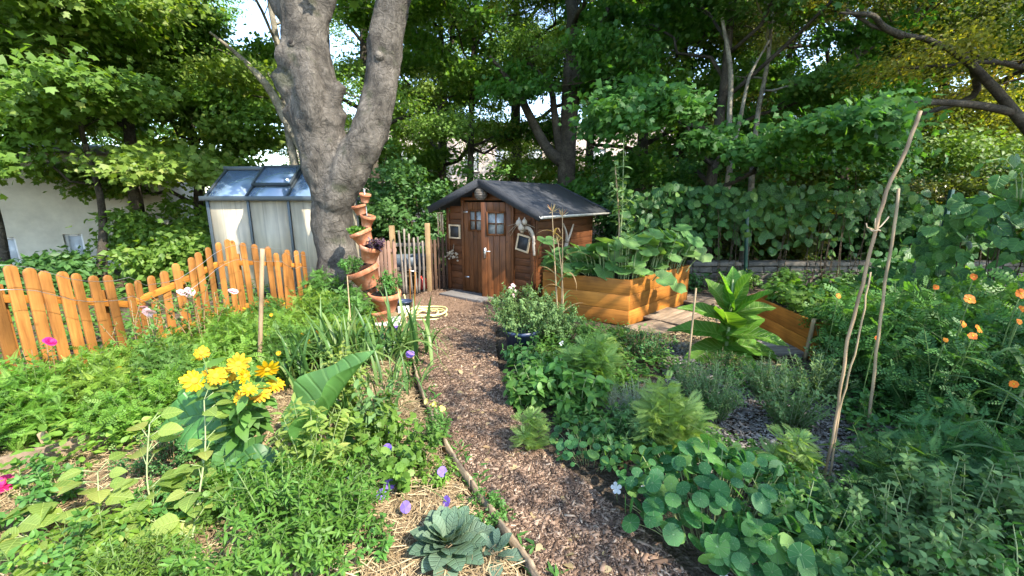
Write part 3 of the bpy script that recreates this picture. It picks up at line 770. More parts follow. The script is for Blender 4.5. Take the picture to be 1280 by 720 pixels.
# left limb, knobbly
limb([tb(418, 240), tb(408, 205), tb(398, 170), tb(392, 130), tb(387, 90), tb(383, 45), tb(380, 0), tb(374, -60), tb(360, -130)], [.29, .33, .335, .325, .31, .285, .27, .26, .20])
limb([tb(384, 45), tb(352, 12), tb(338, -15), tb(320, -60)], [.16, .12, .11, .08]); limb([tb(384, 60), tb(402, 18), tb(410, -15), tb(420, -60)], [.16, .12, .11, .08])
limb([tb(372, 115, 5.95), tb(350, 95, 5.95), tb(345, 90, 5.95)], [.22, .19, .11]); limb([tb(368, 78, 5.9), tb(348, 66, 5.85)], [.20, .12]); limb([tb(384, 150), tb(360, 132, 5.95)], [.26, .13]); limb([tb(392, 160, 5.85), tb(388, 110, 5.78), tb(380, 70, 5.8)], [.16, .17, .12])
limb([tb(404, 150, 5.95), tb(424, 112, 6.0), tb(428, 105, 6.0)], [.22, .12, .07]); limb([tb(400, 165), tb(426, 135, 6.0)], [.25, .12])
# right limb
limb([tb(416, 255, 6.0), tb(436, 215, 5.95), tb(458, 175, 5.95), tb(473, 130, 6.0), tb(480, 90), tb(482, 50), tb(491, 5), tb(500, -50), tb(505, -130)], [.26, .26, .245, .23, .225, .225, .225, .225, .19], 34)
trunk = organic('trunk', mb, M['bark_big'], big, .028, 3, .042, 3.4)
# pruned branch stubs
M['stub'] = plain('cut_branch_wood', (.17, .15, .125), .85, c2=(.10, .085, .065), nscale=40)
M['hollow'] = plain('hollow_knot', (.015, .012, .01), .95)
def stub(px, py, y, r, aim, mat, ln=.10):
    p = loc(tb(px, py, y)); m_ = MB(); d = nrm(np.asarray(aim, float))
    m_.tube([p - d * .16, p - d * .08, p - d * .02, p + d * ln * .35, p + d * ln * .55], [r * 1.5, r * 1.9, r * 1.7, r * 1.35, r * 1.1], 16)
    o = m_.build('branch_stub', M['bark_big'], big, smooth=True)
    c = MB(); c.tube([p + d * (ln * .5), p + d * (ln * .55 + .006)], [r * .85, r * .75], 14); c.build('cut_face', mat, o)
stub(367, 56, 5.78, .042, (-.15, -.9, .35), M['hollow']); stub(393, 117, 5.74, .045, (.05, -1, .12), M['stub'], .07); stub(474, 69, 5.83, .042, (.0, -.9, .3), M['stub'], .05)
# crown far overhead
r_ = np.random.default_rng(77); t0 = []; td = []; mb = MB()
for (px, py, sx, sy, n_) in [(365, -120, -1.2, .2, 7), (505, -120, 1.0, .3, 7), (420, -60, .2, -.4, 4)]:
    o_ = loc(tb(px, py))
    for i in range(n_):
        d = nrm(np.array([sx, sy, 1.2]) + r_.normal(0, .9, 3) * [1, 1, .4]); L_ = r_.uniform(1.6, 3.4)
        pts = bez(o_, o_ + d * L_ * .5 + [0, 0, .3], o_ + d * L_ + [0, 0, .1], 6); mb.tube(pts, np.linspace(.1, .02, 6), 6)
        for k in range(30):
            u = r_.integers(1, 6); t0.append(pts[u]); td.append(nrm(d + r_.normal(0, .9, 3)) * r_.uniform(.4, 1.1))
mb.build('branch', M['bark_big'], big, smooth=True)
pos, d, u, s, rn = leaf_cloud(r_, np.array(t0), np.array(td), 3600, .14, .25)
k = (pos[:, 2] > 4.3)
lb = MB(); lb.leaves(T_MAPLE, pos[k], d[k], u[k], s[k], 1.0, rn[k]); lb.build('crown', M['lf_maple'], big)

# ================================================================== cream house beyond the fence
M['render'] = plain('cream_render', (.50, .47, .39), .9, spec=.1, c2=(.58, .55, .46), nscale=3, var=.12, bump=.2, bscale=40)
M['whiteframe'] = plain('white_window_frame', (.75, .76, .77), .5, var=.05)
M['curtain'] = plain('pale_window_pane', (.50, .55, .60), .15, spec=.6, var=.15, nscale=2)
M['stone'] = plain('grey_sill_stone', (.14, .13, .12), .9, nscale=25)
M['pinkrender'] = plain('pinkish_render', (.62, .5, .45), .9, spec=.1, c2=(.75, .65, .60), nscale=1.5)
M['zinc'] = plain('zinc_roof', (.30, .31, .33), .5, nscale=4)
def house(name, label, p0, p1, H, z0, wins, wall, depth=6.0, roof='zinc'):
    p0 = np.array(p0, float); p1 = np.array(p1, float); L_ = np.linalg.norm(p1 - p0); ang = math.atan2(*(p1 - p0)[::-1])
    root = thing(name, label, 'house', (p0[0], p0[1], z0), ang)
    mb = MB()
    xs_ = sorted({0, L_} | {w_[0] for w_ in wins} | {w_[0] + w_[2] for w_ in wins}); zs_ = sorted({0, H} | {w_[1] for w_ in wins} | {w_[1] + w_[3] for w_ in wins})
    for a, b in zip(xs_[:-1], xs_[1:]):
        for c, e in zip(zs_[:-1], zs_[1:]):
            if any(w_[0] - 1e-6 <= a and b <= w_[0] + w_[2] + 1e-6 and w_[1] - 1e-6 <= c and e <= w_[1] + w_[3] + 1e-6 for w_ in wins): continue
            mb.faces([(a, 0, c), (b, 0, c), (b, 0, e), (a, 0, e)], [(0, 1, 2, 3)])
    for (wx, wz, ww, wh) in wins:
        q = [(wx, 0, wz), (wx + ww, 0, wz), (wx + ww, 0, wz + wh), (wx, 0, wz + wh)]; q2 = [(a, .18, c) for a, _, c in q]
        mb.faces(q + q2, [(0, 4, 5, 1), (1, 5, 6, 2), (2, 6, 7, 3), (3, 7, 4, 0)])
    mb.faces([(0, 0, 0), (0, depth, 0), (0, depth, H), (0, 0, H), (L_, 0, 0), (L_, depth, 0), (L_, depth, H), (L_, 0, H)], [(0, 3, 2, 1), (4, 5, 6, 7), (1, 2, 6, 5)])
    mb.build('wall', M[wall], root)
    rb = MB(); rb.faces([(-.3, -.35, H), (L_ + .3, -.35, H), (L_ + .3, depth / 2, H + .5), (-.3, depth / 2, H + .5), (L_ + .3, depth + .3, H), (-.3, depth + .3, H)], [(0, 1, 2, 3), (3, 2, 4, 5), (0, 5, 4, 1), (0, 3, 5), (1, 4, 2)])
    rb.build('roof', M[roof], root)
    for (wx, wz, ww, wh) in wins:
        f = MB(); t_ = .055
        for c, s_ in [((wx + t_ / 2, .12, wz + wh / 2), (t_, .06, wh)), ((wx + ww - t_ / 2, .12, wz + wh / 2), (t_, .06, wh)), ((wx + ww / 2, .12, wz + t_ / 2), (ww - 2 * t_, .06, t_)), ((wx + ww / 2, .12, wz + wh - t_ / 2), (ww - 2 * t_, .06, t_))]: f.box(c, s_)
        w_ = f.build('window', M['whiteframe'], root)
        g = MB(); g.box((wx + ww / 2, .135, wz + wh / 2), (ww - 2 * t_, .01, wh - 2 * t_)); g.build('pane', M['curtain'], w_)
        g = MB(); g.box((wx + ww / 2, -.05, wz - .035), (ww + .16, .2, .07)); g.build('sill', M['stone'], w_)
    return root
wa = D(-120, 300, 8.6); wb = D(215, 300, 10.8)
L_ = np.linalg.norm((wb - wa)[:2]); dv = (wb - wa)[:2] / L_
def on_wall(px, py):
    d = ray(px, py); A = np.array([[d[0], -dv[0]], [d[1], -dv[1]]]); t, s_ = np.linalg.solve(A, wa[:2]); return s_, CAM_H + d[2] * t
wins = []
for (a, b, c, e) in [(78, 293, 110, 327), (-4, 297, 27, 331)]:
    s0, zt = on_wall(a, b); s1, zb = on_wall(c, e); wins.append((s0, zb + 1.2, s1 - s0, zt - zb))
ws0 = wins[0][0]
house('house', 'cream rendered house with small basement windows behind the orange fence', wa[:2], wb[:2], 3.9, -1.2, wins, 'render')
house('house', 'long pinkish house far behind the trees in the middle', (-16, 31), (12, 31.5), 7.5, -.5, [(i * 2.3 + 1, 1.2 + 3 * j, 1.1, 1.6) for i in range(12) for j in range(2)], 'pinkrender', 8)

# ================================================================== orange picket fence
M['orange'] = wood('orange_glazed_wood', (.27, .115, .028), (.15, .055, .012), (26, 26, 2.2), .6, .3, .5, spec=.25)
M['orange_h'] = wood('orange_glazed_plank', (.36, .138, .022), (.21, .072, .011), (2.0, 2.0, 60), .6, .2, .2, spec=.25)
M['wire'] = plain('galvanised_wire', (.45, .45, .45), .4, metal=.8)
tops = [(-42, 322, 2.75), (-16, 327, 2.85), (10, 331, 2.95), (34, 335, 3.05), (57, 338, 3.15), (78, 339, 3.26), (97, 341, 3.37), (118, 344, 3.5), (138, 343, 3.62), (160, 354, 3.75), (172, 350, 3.87), (186, 345, 4.0), (202, 339, 4.13), (220, 329, 4.26), (235, 322, 4.4), (248, 315, 4.53), (260, 309, 4.66), (272, 303, 4.8), (282, 299, 4.92), (293, 300, 5.03), (305, 303, 5.15), (318, 305, 5.28), (335, 308, 5.42), (345, 316, 5.52), (352, 317, 5.6), (358, 312, 5.68), (370, 313, 5.82), (379, 314, 5.95)]
fp = [D(a, b, c) for a, b, c in tops]
f0 = fp[2] * [1, 1, 0]
fence = thing('picket_fence', 'orange stained round-topped picket fence along the left side of the garden', 'fence', f0)
for i, p in enumerate(fp):
    tdir = nrm((fp[min(i + 1, len(fp) - 1)] - fp[max(i - 1, 0)]) * [1, 1, 0]); nr = np.array([tdir[1], -tdir[0], 0])
    hw = .037 + rng.normal(0, .002); th = .019; zt = p[2]; lean = rng.normal(0, .018)
    out = [(-hw, .03), (hw, .03), (hw, zt - hw)] + [(hw * math.cos(a), zt - hw + hw * math.sin(a)) for a in np.linspace(.35, PI - .35, 6)] + [(-hw, zt - hw)]
    v = [(p * [1, 1, 0] + tdir * (a + lean * b) + nr * sgn * th / 2 - f0 + [0, 0, b]) for sgn in (1, -1) for a, b in out]
    n_ = len(out); fs = [tuple(range(n_)), tuple(range(2 * n_ - 1, n_ - 1, -1))] + [(j, n_ + j, n_ + (j + 1) % n_, (j + 1) % n_) for j in range(n_)]
    mb = MB(); mb.faces(v, fs); mb.build('picket', M['orange'], fence, bevel=.003)
for dz in (.34, .82):
    for i in range(1, len(fp) - 1, 4):
        a, b = fp[i], fp[min(i + 4, len(fp) - 1)]; dr = nrm((b - a) * [1, 1, 0]); nr = np.array([dr[1], -dr[0], 0])
        c = ((a + b) / 2) * [1, 1, 0] + [0, 0, (a[2] + b[2]) / 2 * dz - .04] - nr * .036 - f0
        mb = MB(); mb.box(c, (.04, np.linalg.norm((b - a)[:2]) * .998, .06), axes_dir([dr[0], dr[1], (b[2] - a[2]) * dz / np.linalg.norm((b - a)[:2])]))
        mb.build('rail', M['orange_h'], fence, bevel=.004)
for i in range(2, len(fp), 6):
    a = fp[i] * [1, 1, 0]; ph_ = fp[i][2] - .14; mb = MB(); mb.box(a - f0 + [-.1, -.03, ph_ / 2], (.06, .06, ph_)); mb.build('post', M['orange'], fence, bevel=.005)
for off in (-.05, -.22):
    pts = [p + [.16, 0, off + .03 * math.sin(i * .9)] - f0 for i, p in enumerate(fp)]
    mb = MB(); mb.tube(pts, .0022, 4); mb.build('wire', M['wire'], fence)
# thin wooden stake in front
M['bamboo'] = wood('bamboo_cane', (.30, .22, .125), (.17, .12, .065), (20, 20, 3), .55, .1, knots=False)
M['greywood'] = wood('weathered_grey_wood', (.17, .145, .12), (.085, .07, .055), (25, 25, 3), .85, .25)
M['stakebrown'] = wood('brown_stake', (.26, .18, .105), (.14, .09, .05), (20, 20, 3), .7, .1)
def stick(name, label, cat, pts, r0, r1, mat, group=None, nodes=0, wob=0, sides=8, parent=None):
    p = np.array(pts, float); o0 = p[0].copy(); q = smoothpath(p - o0, max(8, 5 * len(p)))
    if wob: q[1:] += rng.normal(0, wob, q[1:].shape)
    rr = np.linspace(r0, r1, len(q))
    if nodes: rr = rr * (1 + .12 * (np.arange(len(q)) % nodes == 0))
    mb = MB(); mb.tube(q, rr, sides); o = mb.build(name, M[mat], None, smooth=True); o.location = o0
    return tag(o, label, cat, group)
stick('garden_stake', 'upright round wooden stake beside the yellow flowers', 'stake', [G(324, 478, .05), D(326, 400, 3.5), D(328, 311, 3.5)], .019, .018, 'stakebrown')
stick('garden_stake', 'left of the two thin orange sticks by the coiled hose', 'stake', [G(513, 386), D(512, 336, 6.15)], .011, .010, 'orange')
stick('garden_stake', 'right of the two thin orange sticks by the coiled hose', 'stake', [G(518, 388), D(519, 340, 6.05)], .011, .010, 'orange')
stick('garden_cane', 'thin cane leaning in front of the terracotta tower', 'cane', [G(443, 470, .05), D(434, 345, 4.6)], .008, .006, 'bamboo')
stick('garden_cane', 'short thin cane between big raised bed and tobacco plant', 'cane', [G(859, 470), D(870, 360, 3.95)], .010, .009, 'bamboo')

# ================================================================== greenhouse
M['alu'] = plain('dark_grey_aluminium', (.06, .075, .085), .4, metal=.5, var=.1)
def polycarb():
    m, n, out = newmat('twin_wall_polycarbonate')
    tc = N(n, 'ShaderNodeTexCoord'); wv = N(n, 'ShaderNodeTexWave', ins={'Vector': tc.outputs['Object'], 'Scale': 18.0, 'Distortion': .3})
    nz = N(n, 'ShaderNodeTexNoise', ins={'Vector': tc.outputs['Object'], 'Scale': 2.2, 'Detail': 3.0})
    col = ramp(n, nz.outputs[0], [(.3, (.68, .60, .44)), (.7, (.80, .73, .58))])
    sx = N(n, 'ShaderNodeSeparateXYZ', ins={0: tc.outputs['Object']})
    st_ = N(n, 'ShaderNodeMath', operation='PINGPONG', ins={0: sx.outputs[0], 1: .115}); sf = N(n, 'ShaderNodeMapRange', ins={'Value': st_.outputs[0], 1: .0, 2: .012, 3: .72, 4: 1.})
    gz = N(n, 'ShaderNodeMapRange', ins={'Value': N(n, 'ShaderNodeTexNoise', ins={'Vector': N(n, 'ShaderNodeMapping', ins={0: tc.outputs['Object'], 'Scale': (14, 14, 1.2)}).outputs[0], 'Scale': 1.0, 'Detail': 5.0}).outputs[0], 1: .3, 2: .7, 3: .72, 4: 1.05})
    fm = N(n, 'ShaderNodeMath', operation='MULTIPLY', ins={0: sf.outputs[0], 1: gz.outputs[0]}); hs = N(n, 'ShaderNodeHueSaturation', ins={'Value': fm.outputs[0], 'Color': col}); col = hs.outputs[0]
    p = N(n, 'ShaderNodeBsdfPrincipled', ins={'Base Color': col, 'Roughness': .3, 'Specular IOR Level': .5})
    b = N(n, 'ShaderNodeBump', ins={'Strength': .25, 'Distance': .004, 'Height': wv.outputs[1]}); n.links.new(b.outputs[0], p.inputs['Normal'])
    t = N(n, 'ShaderNodeBsdfTranslucent', ins={'Color': col}); tr = N(n, 'ShaderNodeBsdfTransparent', ins={'Color': (.8, .82, .8, 1)})
    a = N(n, 'ShaderNodeMixShader', ins={0: .45, 1: p.outputs[0], 2: t.outputs[0]}); c = N(n, 'ShaderNodeMixShader', ins={0: .12, 1: a.outputs[0], 2: tr.outputs[0]})
    n.links.new(c.outputs[0], out.inputs[0]); return m
M['poly'] = polycarb()
def roofglass():
    m, n, out = newmat('greenhouse_roof_glass')
    p = N(n, 'ShaderNodeBsdfPrincipled', ins={'Base Color': (.19, .28, .40, 1), 'Roughness': .07, 'Specular IOR Level': .9, 'Coat Weight': 1.0, 'Coat IOR': 1.9, 'Coat Roughness': .05})
    tr = N(n, 'ShaderNodeBsdfTransparent', ins={'Color': (.75, .85, .9, 1)})
    c = N(n, 'ShaderNodeMixShader', ins={0: .3, 1: p.outputs[0], 2: tr.outputs[0]}); n.links.new(c.outputs[0], out.inputs[0]); return m
M['roofglass'] = roofglass()
gy = 7.2; e0 = D(254, 248, gy); x0 = e0[0] + .07; W_ = 2.05; x1 = x0 + W_; ez = e0[2]; gd = 1.25
rz_ = D(268, 212, gy + gd / 2)[2]
gh = thing('greenhouse', 'small greenhouse with dark frame and ribbed panels behind the fence', 'greenhouse', (x0, gy, 0))
fr = MB()
nb = 3; bx_ = [W_ * i / nb for i in range(nb + 1)]
for i, bxx in enumerate(bx_):
    wd = .05 if i in (0, nb) else .04
    fr.box((bxx, 0, ez / 2 - .02), (wd, .05, ez - .04)); fr.box((bxx, gd, ez / 2 - .02), (wd, .05, ez - .04))
    for sg in (0, 1):
        a = np.array([bxx, -.06 if sg == 0 else gd + .06, ez]); b = np.array([bxx, gd / 2, rz_]); fr.box((a + b) / 2 + [0, 0, .012], (wd * .8, np.linalg.norm(b - a), .045), axes_dir(b - a))
for yy in (-.05, gd + .05): fr.box((W_ / 2, yy, ez), (W_ + .16, .09, .075))
fr.box((W_ / 2, gd / 2, rz_ + .02), (W_ + .1, .09, .07)); fr.box((W_ / 2, -.004, .08), (W_ - .05, .05, .1))
fr.box((W_ / 2, gd, .08), (W_ - .05, .05, .1))
for bxx in (0, W_): fr.box((bxx, gd / 2, ez - .001), (.045, gd - .06, .05)); fr.box((bxx, gd / 2, .08), (.045, gd - .06, .09))
fr.build('frame', M['alu'], gh, bevel=.004)
for i in range(nb):
    a, b = bx_[i] + .025, bx_[i + 1] - .025
    for yy in (.004, gd - .004):
        mb = MB(); mb.box(((a + b) / 2, yy, ez / 2 + .03), (b - a, .012, ez - .13)); mb.build('wall_panel', M['poly'], gh)
    for sg in (0, 1):
        p = np.array([(a + b) / 2, -.04 if sg == 0 else gd + .04, ez + .02]); q = np.array([(a + b) / 2, gd / 2, rz_ + .005])
        mb = MB(); mb.box((p + q) / 2, (b - a, np.linalg.norm(q - p) - .04, .008), axes_dir(q - p)); mb.build('roof_panel', M['roofglass'], gh)
for xx in (.0, W_):
    mb = MB(); mb.faces([(xx, .03, .1), (xx, gd - .03, .1), (xx, gd - .03, ez - .03), (xx, gd / 2, rz_ - .05), (xx, .03, ez - .03)], [(0, 1, 2, 3, 4)]); mb.build('end_panel', M['poly'], gh)
# roof vent, a little raised
a0 = np.array([0, -.06, ez + .02]); b0 = np.array([0, gd / 2, rz_ + .02]); sv = nrm(b0 - a0); Ls = np.linalg.norm(b0 - a0); up_ = nrm(np.cross([1, 0, 0], sv))
ve = MB(); cx0, cx1 = bx_[1] + .02, bx_[2] - .02
for c, s_ in [((cx0, .66), (.035, .66)), ((cx1, .66), (.035, .66))]: ve.box(a0 + sv * Ls * c[1] + up_ * .05 + [c[0], 0, 0], (s_[0], Ls * s_[1], .04), axes_dir(sv))
for tt_ in (.34, .97): ve.box(a0 + sv * Ls * tt_ + up_ * .05 + [(cx0 + cx1) / 2, 0, 0], (cx1 - cx0 - .04, .05, .042), axes_dir(sv))
vo_ = ve.build('roof_vent', M['alu'], gh, bevel=.003)
g = MB(); g.box(a0 + sv * Ls * .655 + up_ * .052 + [(cx0 + cx1) / 2, 0, 0], (cx1 - cx0 - .05, Ls * .6, .006), axes_dir(sv)); g.build('pane', M['roofglass'], vo_)

# ================================================================== terracotta tower
def terracotta():
    m, n, out = newmat('terracotta')
    tc = N(n, 'ShaderNodeTexCoord'); n1 = N(n, 'ShaderNodeTexNoise', ins={'Vector': tc.outputs['Object'], 'Scale': 9.0, 'Detail': 6.0, 'Roughness': .7})
    col = ramp(n, n1.outputs[0], [(.3, (.25, .085, .04)), (.5, (.42, .155, .075)), (.62, (.46, .23, .14)), (.74, (.50, .38, .30))])
    oi = N(n, 'ShaderNodeObjectInfo'); mp = N(n, 'ShaderNodeMapRange', ins={'Value': oi.outputs['Random'], 3: .75, 4: 1.15})
    hs = N(n, 'ShaderNodeHueSaturation', ins={'Value': mp.outputs[0], 'Color': col})
    p = N(n, 'ShaderNodeBsdfPrincipled', ins={'Base Color': hs.outputs[0], 'Roughness': .8, 'Specular IOR Level': .25})
    b = N(n, 'ShaderNodeBump', ins={'Strength': .2, 'Distance': .005, 'Height': n1.outputs[0]}); n.links.new(b.outputs[0], p.inputs['Normal'])
    n.links.new(p.outputs[0], out.inputs[0]); return m
M['terracotta'] = terracotta()
M['potsoil'] = plain('potting_soil', (.035, .026, .02), .95, nscale=60, c2=(.07, .055, .04), bump=.8)
PY = 5.35
pot_mesh = {}
def pot(label, rimL, rimR, bottom, y=PY):
    a, b, c = D(*rimL, y), D(*rimR, y), D(*bottom, y)
    mid = (a + b) / 2; R_ = np.linalg.norm(b - a) / 2; ax = mid - c; H_ = np.linalg.norm(ax)
    zax = nrm(ax * .55 + nrm(np.cross(b - a, [0, -1, 0]) * (1 if np.cross(b - a, [0, -1, 0])[2] > 0 else -1)) * H_ * .45)
    zax = nrm(zax + np.array([0, -.12, 0])); xax = nrm(np.cross([0, 1, 0], zax)); yax = np.cross(zax, xax)
    root = thing('terracotta_pot', label, 'flower pot', c, group='terracotta pots threaded into a leaning tower')
    root.rotation_euler = Matrix((xax, yax, zax)).transposed().to_euler()
    rb = R_ * .62; mb = MB(); h = H_
    mb.lathe([(0, 0), (rb * .98, 0), (rb, .006), (R_ * .88, h * .74), (R_ * .97, h * .75), (R_, h * .77), (R_, h * .985), (R_ * .985, h), (R_ * .90, h), (R_ * .87, h * .97), (R_ * .80, h * .8)], 28)
    mb.build('pot_body', M['terracotta'], root, smooth=False)
    for po in root.children: po.data.polygons.foreach_set('use_smooth', np.ones(len(po.data.polygons), bool))
    s_ = MB(); s_.lathe([(0, h * .88), (R_ * .5, h * .885), (R_ * .86, h * .86)], 20); s_.build('soil', M['potsoil'], root, smooth=True)
    return root, c + zax * h * .88, R_, zax
pots = {}
for key, lab, a, b, c in [
    ('p1', 'wide low terracotta pot at the foot of the tower, on the stone block', (459, 388), (491, 382), (477, 401)),
    ('p2', 'largest terracotta pot, tilted right, second from the tower foot', (458, 360), (498, 368), (482, 388)),
    ('p3', 'big terracotta pot tipped left with a leafy herb, third from the tower foot', (437, 343), (472, 326), (464, 358)),
    ('p4', 'terracotta pot tipped right under the purple-leaved plant', (451, 303), (478, 310), (461, 327)),
    ('p5', 'terracotta pot tipped left holding the curly green herb', (437, 293), (463, 284), (458, 305)),
    ('p6', 'empty terracotta pot tipped right, third from the tower top', (451, 266), (469, 272), (458, 283)),
    ('p7', 'empty terracotta pot tipped left, second from the tower top', (441, 259), (458, 253), (452, 268)),
    ('p8', 'smallest terracotta pot crowning the leaning tower', (449, 240), (463, 244), (456, 253))]:
    pots[key] = pot(lab, a, b, c)
rod = stick('tower_rod', 'thin metal rod running up through the terracotta pots', 'rod', [D(478, 405, PY + .03), D(464, 320, PY + .03), D(455, 236, PY + .03)], .008, .008, 'wire')
M['concrete'] = plain('grey_concrete', (.33, .34, .34), .9, nscale=18, c2=(.50, .50, .49), bump=.3)
sb = MB(); c = D(484, 407, PY); sb.box((0, 0, c[2] * .5 + .03), (.36, .34, max(.1, c[2] + .06)), axes_z(.25)); o = sb.build('stone_block', M['concrete'], None, bevel=.012); o.location = (c[0], c[1], 0)
tag(o, 'pale grey stone block carrying the leaning terracotta tower', 'block')
# bucket behind the block
M['bluegrey'] = plain('dark_blue_plastic', (.03, .045, .09), .35, var=.2); M['whiteplastic'] = plain('white_plastic', (.72, .72, .68), .45)
c = G(500, 398); root = thing('planter_box', 'small dark-blue tub with a white front by the hose', 'tub', c + [0, .25, 0], .2)
mb = MB(); mb.lathe([(0, 0), (.10, 0), (.12, .2), (.125, .2), (.11, .17), (0, .16)], 20); mb.build('tub_body', M['bluegrey'], root, smooth=True)
mb = MB(); mb.box((-.0, -.13, .08), (.16, .02, .14)); mb.build('front_panel', M['whiteplastic'], root, bevel=.004)

# ================================================================== yellow hose
M['hose'] = plain('yellow_hose', (.62, .55, .20), .45, var=.1, c2=(.70, .64, .32), nscale=6)
hc = G(534, 396); pts = []
for i in range(150):
    a = i / 150 * 2 * PI * 4.2 + 2.2; rr = .23 + .045 * math.sin(i * .11) + .025 * math.sin(a * .5)
    pts.append((hc[0] + rr * math.cos(a) + .03 * math.sin(i * .05), hc[1] + rr * 1.05 * math.sin(a), .035 + .018 * (i // 36) + .008 * math.sin(a * 3)))
pts += [(hc[0] - .30, hc[1] - .38, .04), (G(520, 422)[0], G(520, 422)[1], .03), (G(517, 436)[0], G(517, 436)[1], .03)]
lead = [tuple(D(505, 368, 6.2)), tuple(D(508, 380, 6.2)), tuple(G(512, 393, .04))]
mb = MB(); mb.tube(smoothpath(lead + pts, 460), .0125, 8); o = mb.build('garden_hose', M['hose'], None, smooth=True)
tag(o, 'pale yellow garden hose coiled on the path by the tree', 'hose')

# ================================================================== brown shed
M['shedwood'] = wood('brown_stained_boards', (.105, .037, .012), (.045, .015, .006), (2.2, 2.2, 60), .6, .25, .25)
M['sheddoor'] = wood('brown_door_boards', (.135, .047, .014), (.058, .02, .006), (50, 50, 2.2), .5, .18, .4)
M['felt'] = plain('dark_roofing_felt', (.022, .025, .032), .9, nscale=90, c2=(.045, .05, .06), var=.3, bump=.5, bscale=200)
M['net'] = plain('net_curtain', (.16, .18, .18), .2, spec=.7, nscale=9, c2=(.42, .44, .43))
M['steel'] = plain('brushed_steel', (.55, .55, .55), .35, metal=.9)
M['gutter'] = plain('white_gutter', (.36, .35, .32), .5, nscale=8)
S0 = np.array([-1.18, 7.68, 0]); SU = np.array([.81, -.586, 0]); SW = np.array([.586, .81, 0]); sang = math.atan2(SU[1], SU[0])
FW, FD, HE, HR = 1.9, 2.05, 1.52, 1.93
shed = thing('garden_shed', 'small brown wooden shed with a dark felt roof at the path end', 'shed', S0, sang)
DL, DM, DR, DH = .42, .945, 1.457, 1.62
mb = MB()
bh = .118; z = .02; i = 0
def gable_z(u): return HE + (HR - HE) * (1 - abs(u - FW / 2) / (FW / 2))
while z < HR - .03:
    zt = min(z + bh - .004, HR - .01)
    # extent of this board within the gable
    lo_, hi_ = 0.0, FW
    if zt > HE: k = (zt - HE) / (HR - HE) * FW / 2; lo_, hi_ = k, FW - k
    for (a, b) in ([(lo_, DL - .05), (DR + .05, hi_)] if zt <= DH + .06 else [(lo_, hi_)]):
        if b - a > .05: mb.box(((a + b) / 2, .02 + .002 * (i % 2), (z + zt) / 2), (b - a, .04, zt - z))
    if zt <= HE + .01:
        for u in (.022, FW - .022): mb.box((u, FD / 2 + .02, (z + zt) / 2), (.04, FD - .045, zt - z))
        mb.box((FW / 2, FD + .02, (z + zt) / 2), (FW, .035, zt - z))
    z += bh; i += 1
for u in (.03, FW - .03): mb.box((u, -.012, .77), (.07, .02, 1.5))           # corner boards
mb.box((FW + .012, .04, .75), (.02, .07, 1.48))
mb.build('wall', M['shedwood'], shed, bevel=.004)
mb = MB()
for u in (DL - .025, DR + .025): mb.box((u, .0, DH / 2 + .02), (.05, .07, DH + .04))
mb.box(((DL + DR) / 2, .0, DH + .055), (DR - DL + .1, .07, .05)); mb.build('door_frame', M['sheddoor'], shed, bevel=.004)
mb = MB(); mb.box((FW / 2, FD / 2, .015), (FW - .06, FD, .03)); mb.build('floor_board', M['shedwood'], shed)
def door(hx, sgn, wdt, ang, winc, label=None):
    """leaf hinged at hx, extending sgn*wdt along the front, opened by ang"""
    d = bpy.data.objects.new('door', None)
    n_ = 5; m_ = MB(); bw = wdt / n_; wx0, wx1, wz0, wz1 = winc
    for i in range(n_):
        a, b = i * bw, (i + 1) * bw - .004
        segs = [(.05, DH)]
        if b > wx0 and a < wx1: segs = [(.05, wz0), (wz1, DH)]
        for (c, e) in segs: m_.box((sgn * (a + b) / 2, 0, (c + e) / 2), (b - a, .032, e - c))
    for zc in (.22, 1.02): m_.box((sgn * wdt / 2, .03, zc), (wdt - .04, .02, .09))
    o = m_.build('door', M['sheddoor'], shed, bevel=.003); o.location = (hx, -.005, 0); o.rotation_euler = (0, 0, ang)
    if label: o['label'] = label
    f = MB(); cx_, cz_ = (wx0 + wx1) / 2, (wz0 + wz1) / 2
    for c, s_ in [((wx0, cz_), (.03, wz1 - wz0 + .03)), ((wx1, cz_), (.03, wz1 - wz0 + .03)), ((cx_, wz0), (wx1 - wx0 - .03, .03)), ((cx_, wz1), (wx1 - wx0 - .03, .03)), ((cx_, cz_ + .002), (.018, wz1 - wz0 - .03)), ((cx_ - (wx1 - wx0) / 4 , cz_), ((wx1 - wx0) / 2 - .04, .018)), ((cx_ + (wx1 - wx0) / 4, cz_), ((wx1 - wx0) / 2 - .04, .018))]:
        f.box((sgn * c[0], -.012, c[1]), (s_[0], .04, s_[1]))
    f.build('window', M['sheddoor'], o)
    g_ = MB(); g_.box((sgn * cx_, .004, cz_), (wx1 - wx0 - .02, .006, wz1 - wz0 - .02)); g_.build('net_curtain', M['net'], o)
    return o
dl = door(DL + .004, 1, DM - DL - .008, 0, (.13, .42, 1.14, 1.48))
dr = door(DR - .004, -1, DR - DM - .008, R(30), (.11, .40, 1.10, 1.46), 'right shed door leaf standing ajar')
h = MB(); h.box((-.44, -.03, .80), (.035, .012, .17)); h.tube([(-.44, -.035, .83), (-.44, -.075, .83), (-.34, -.078, .83)], .009, 8); h.build('handle', M['steel'], dr)
h = MB(); h.box((.47, -.026, 1.10), (.05, .012, .05)); h.tube([(.47, -.03, 1.09), (.47, -.035, 1.03)], .02, 8); h.build('padlock', M['steel'], dl)
h = MB()
for zc in (.3, 1.45): h.box((.05, -.022, zc), (.1, .006, .03))
h.build('hinge', M['steel'], dl)
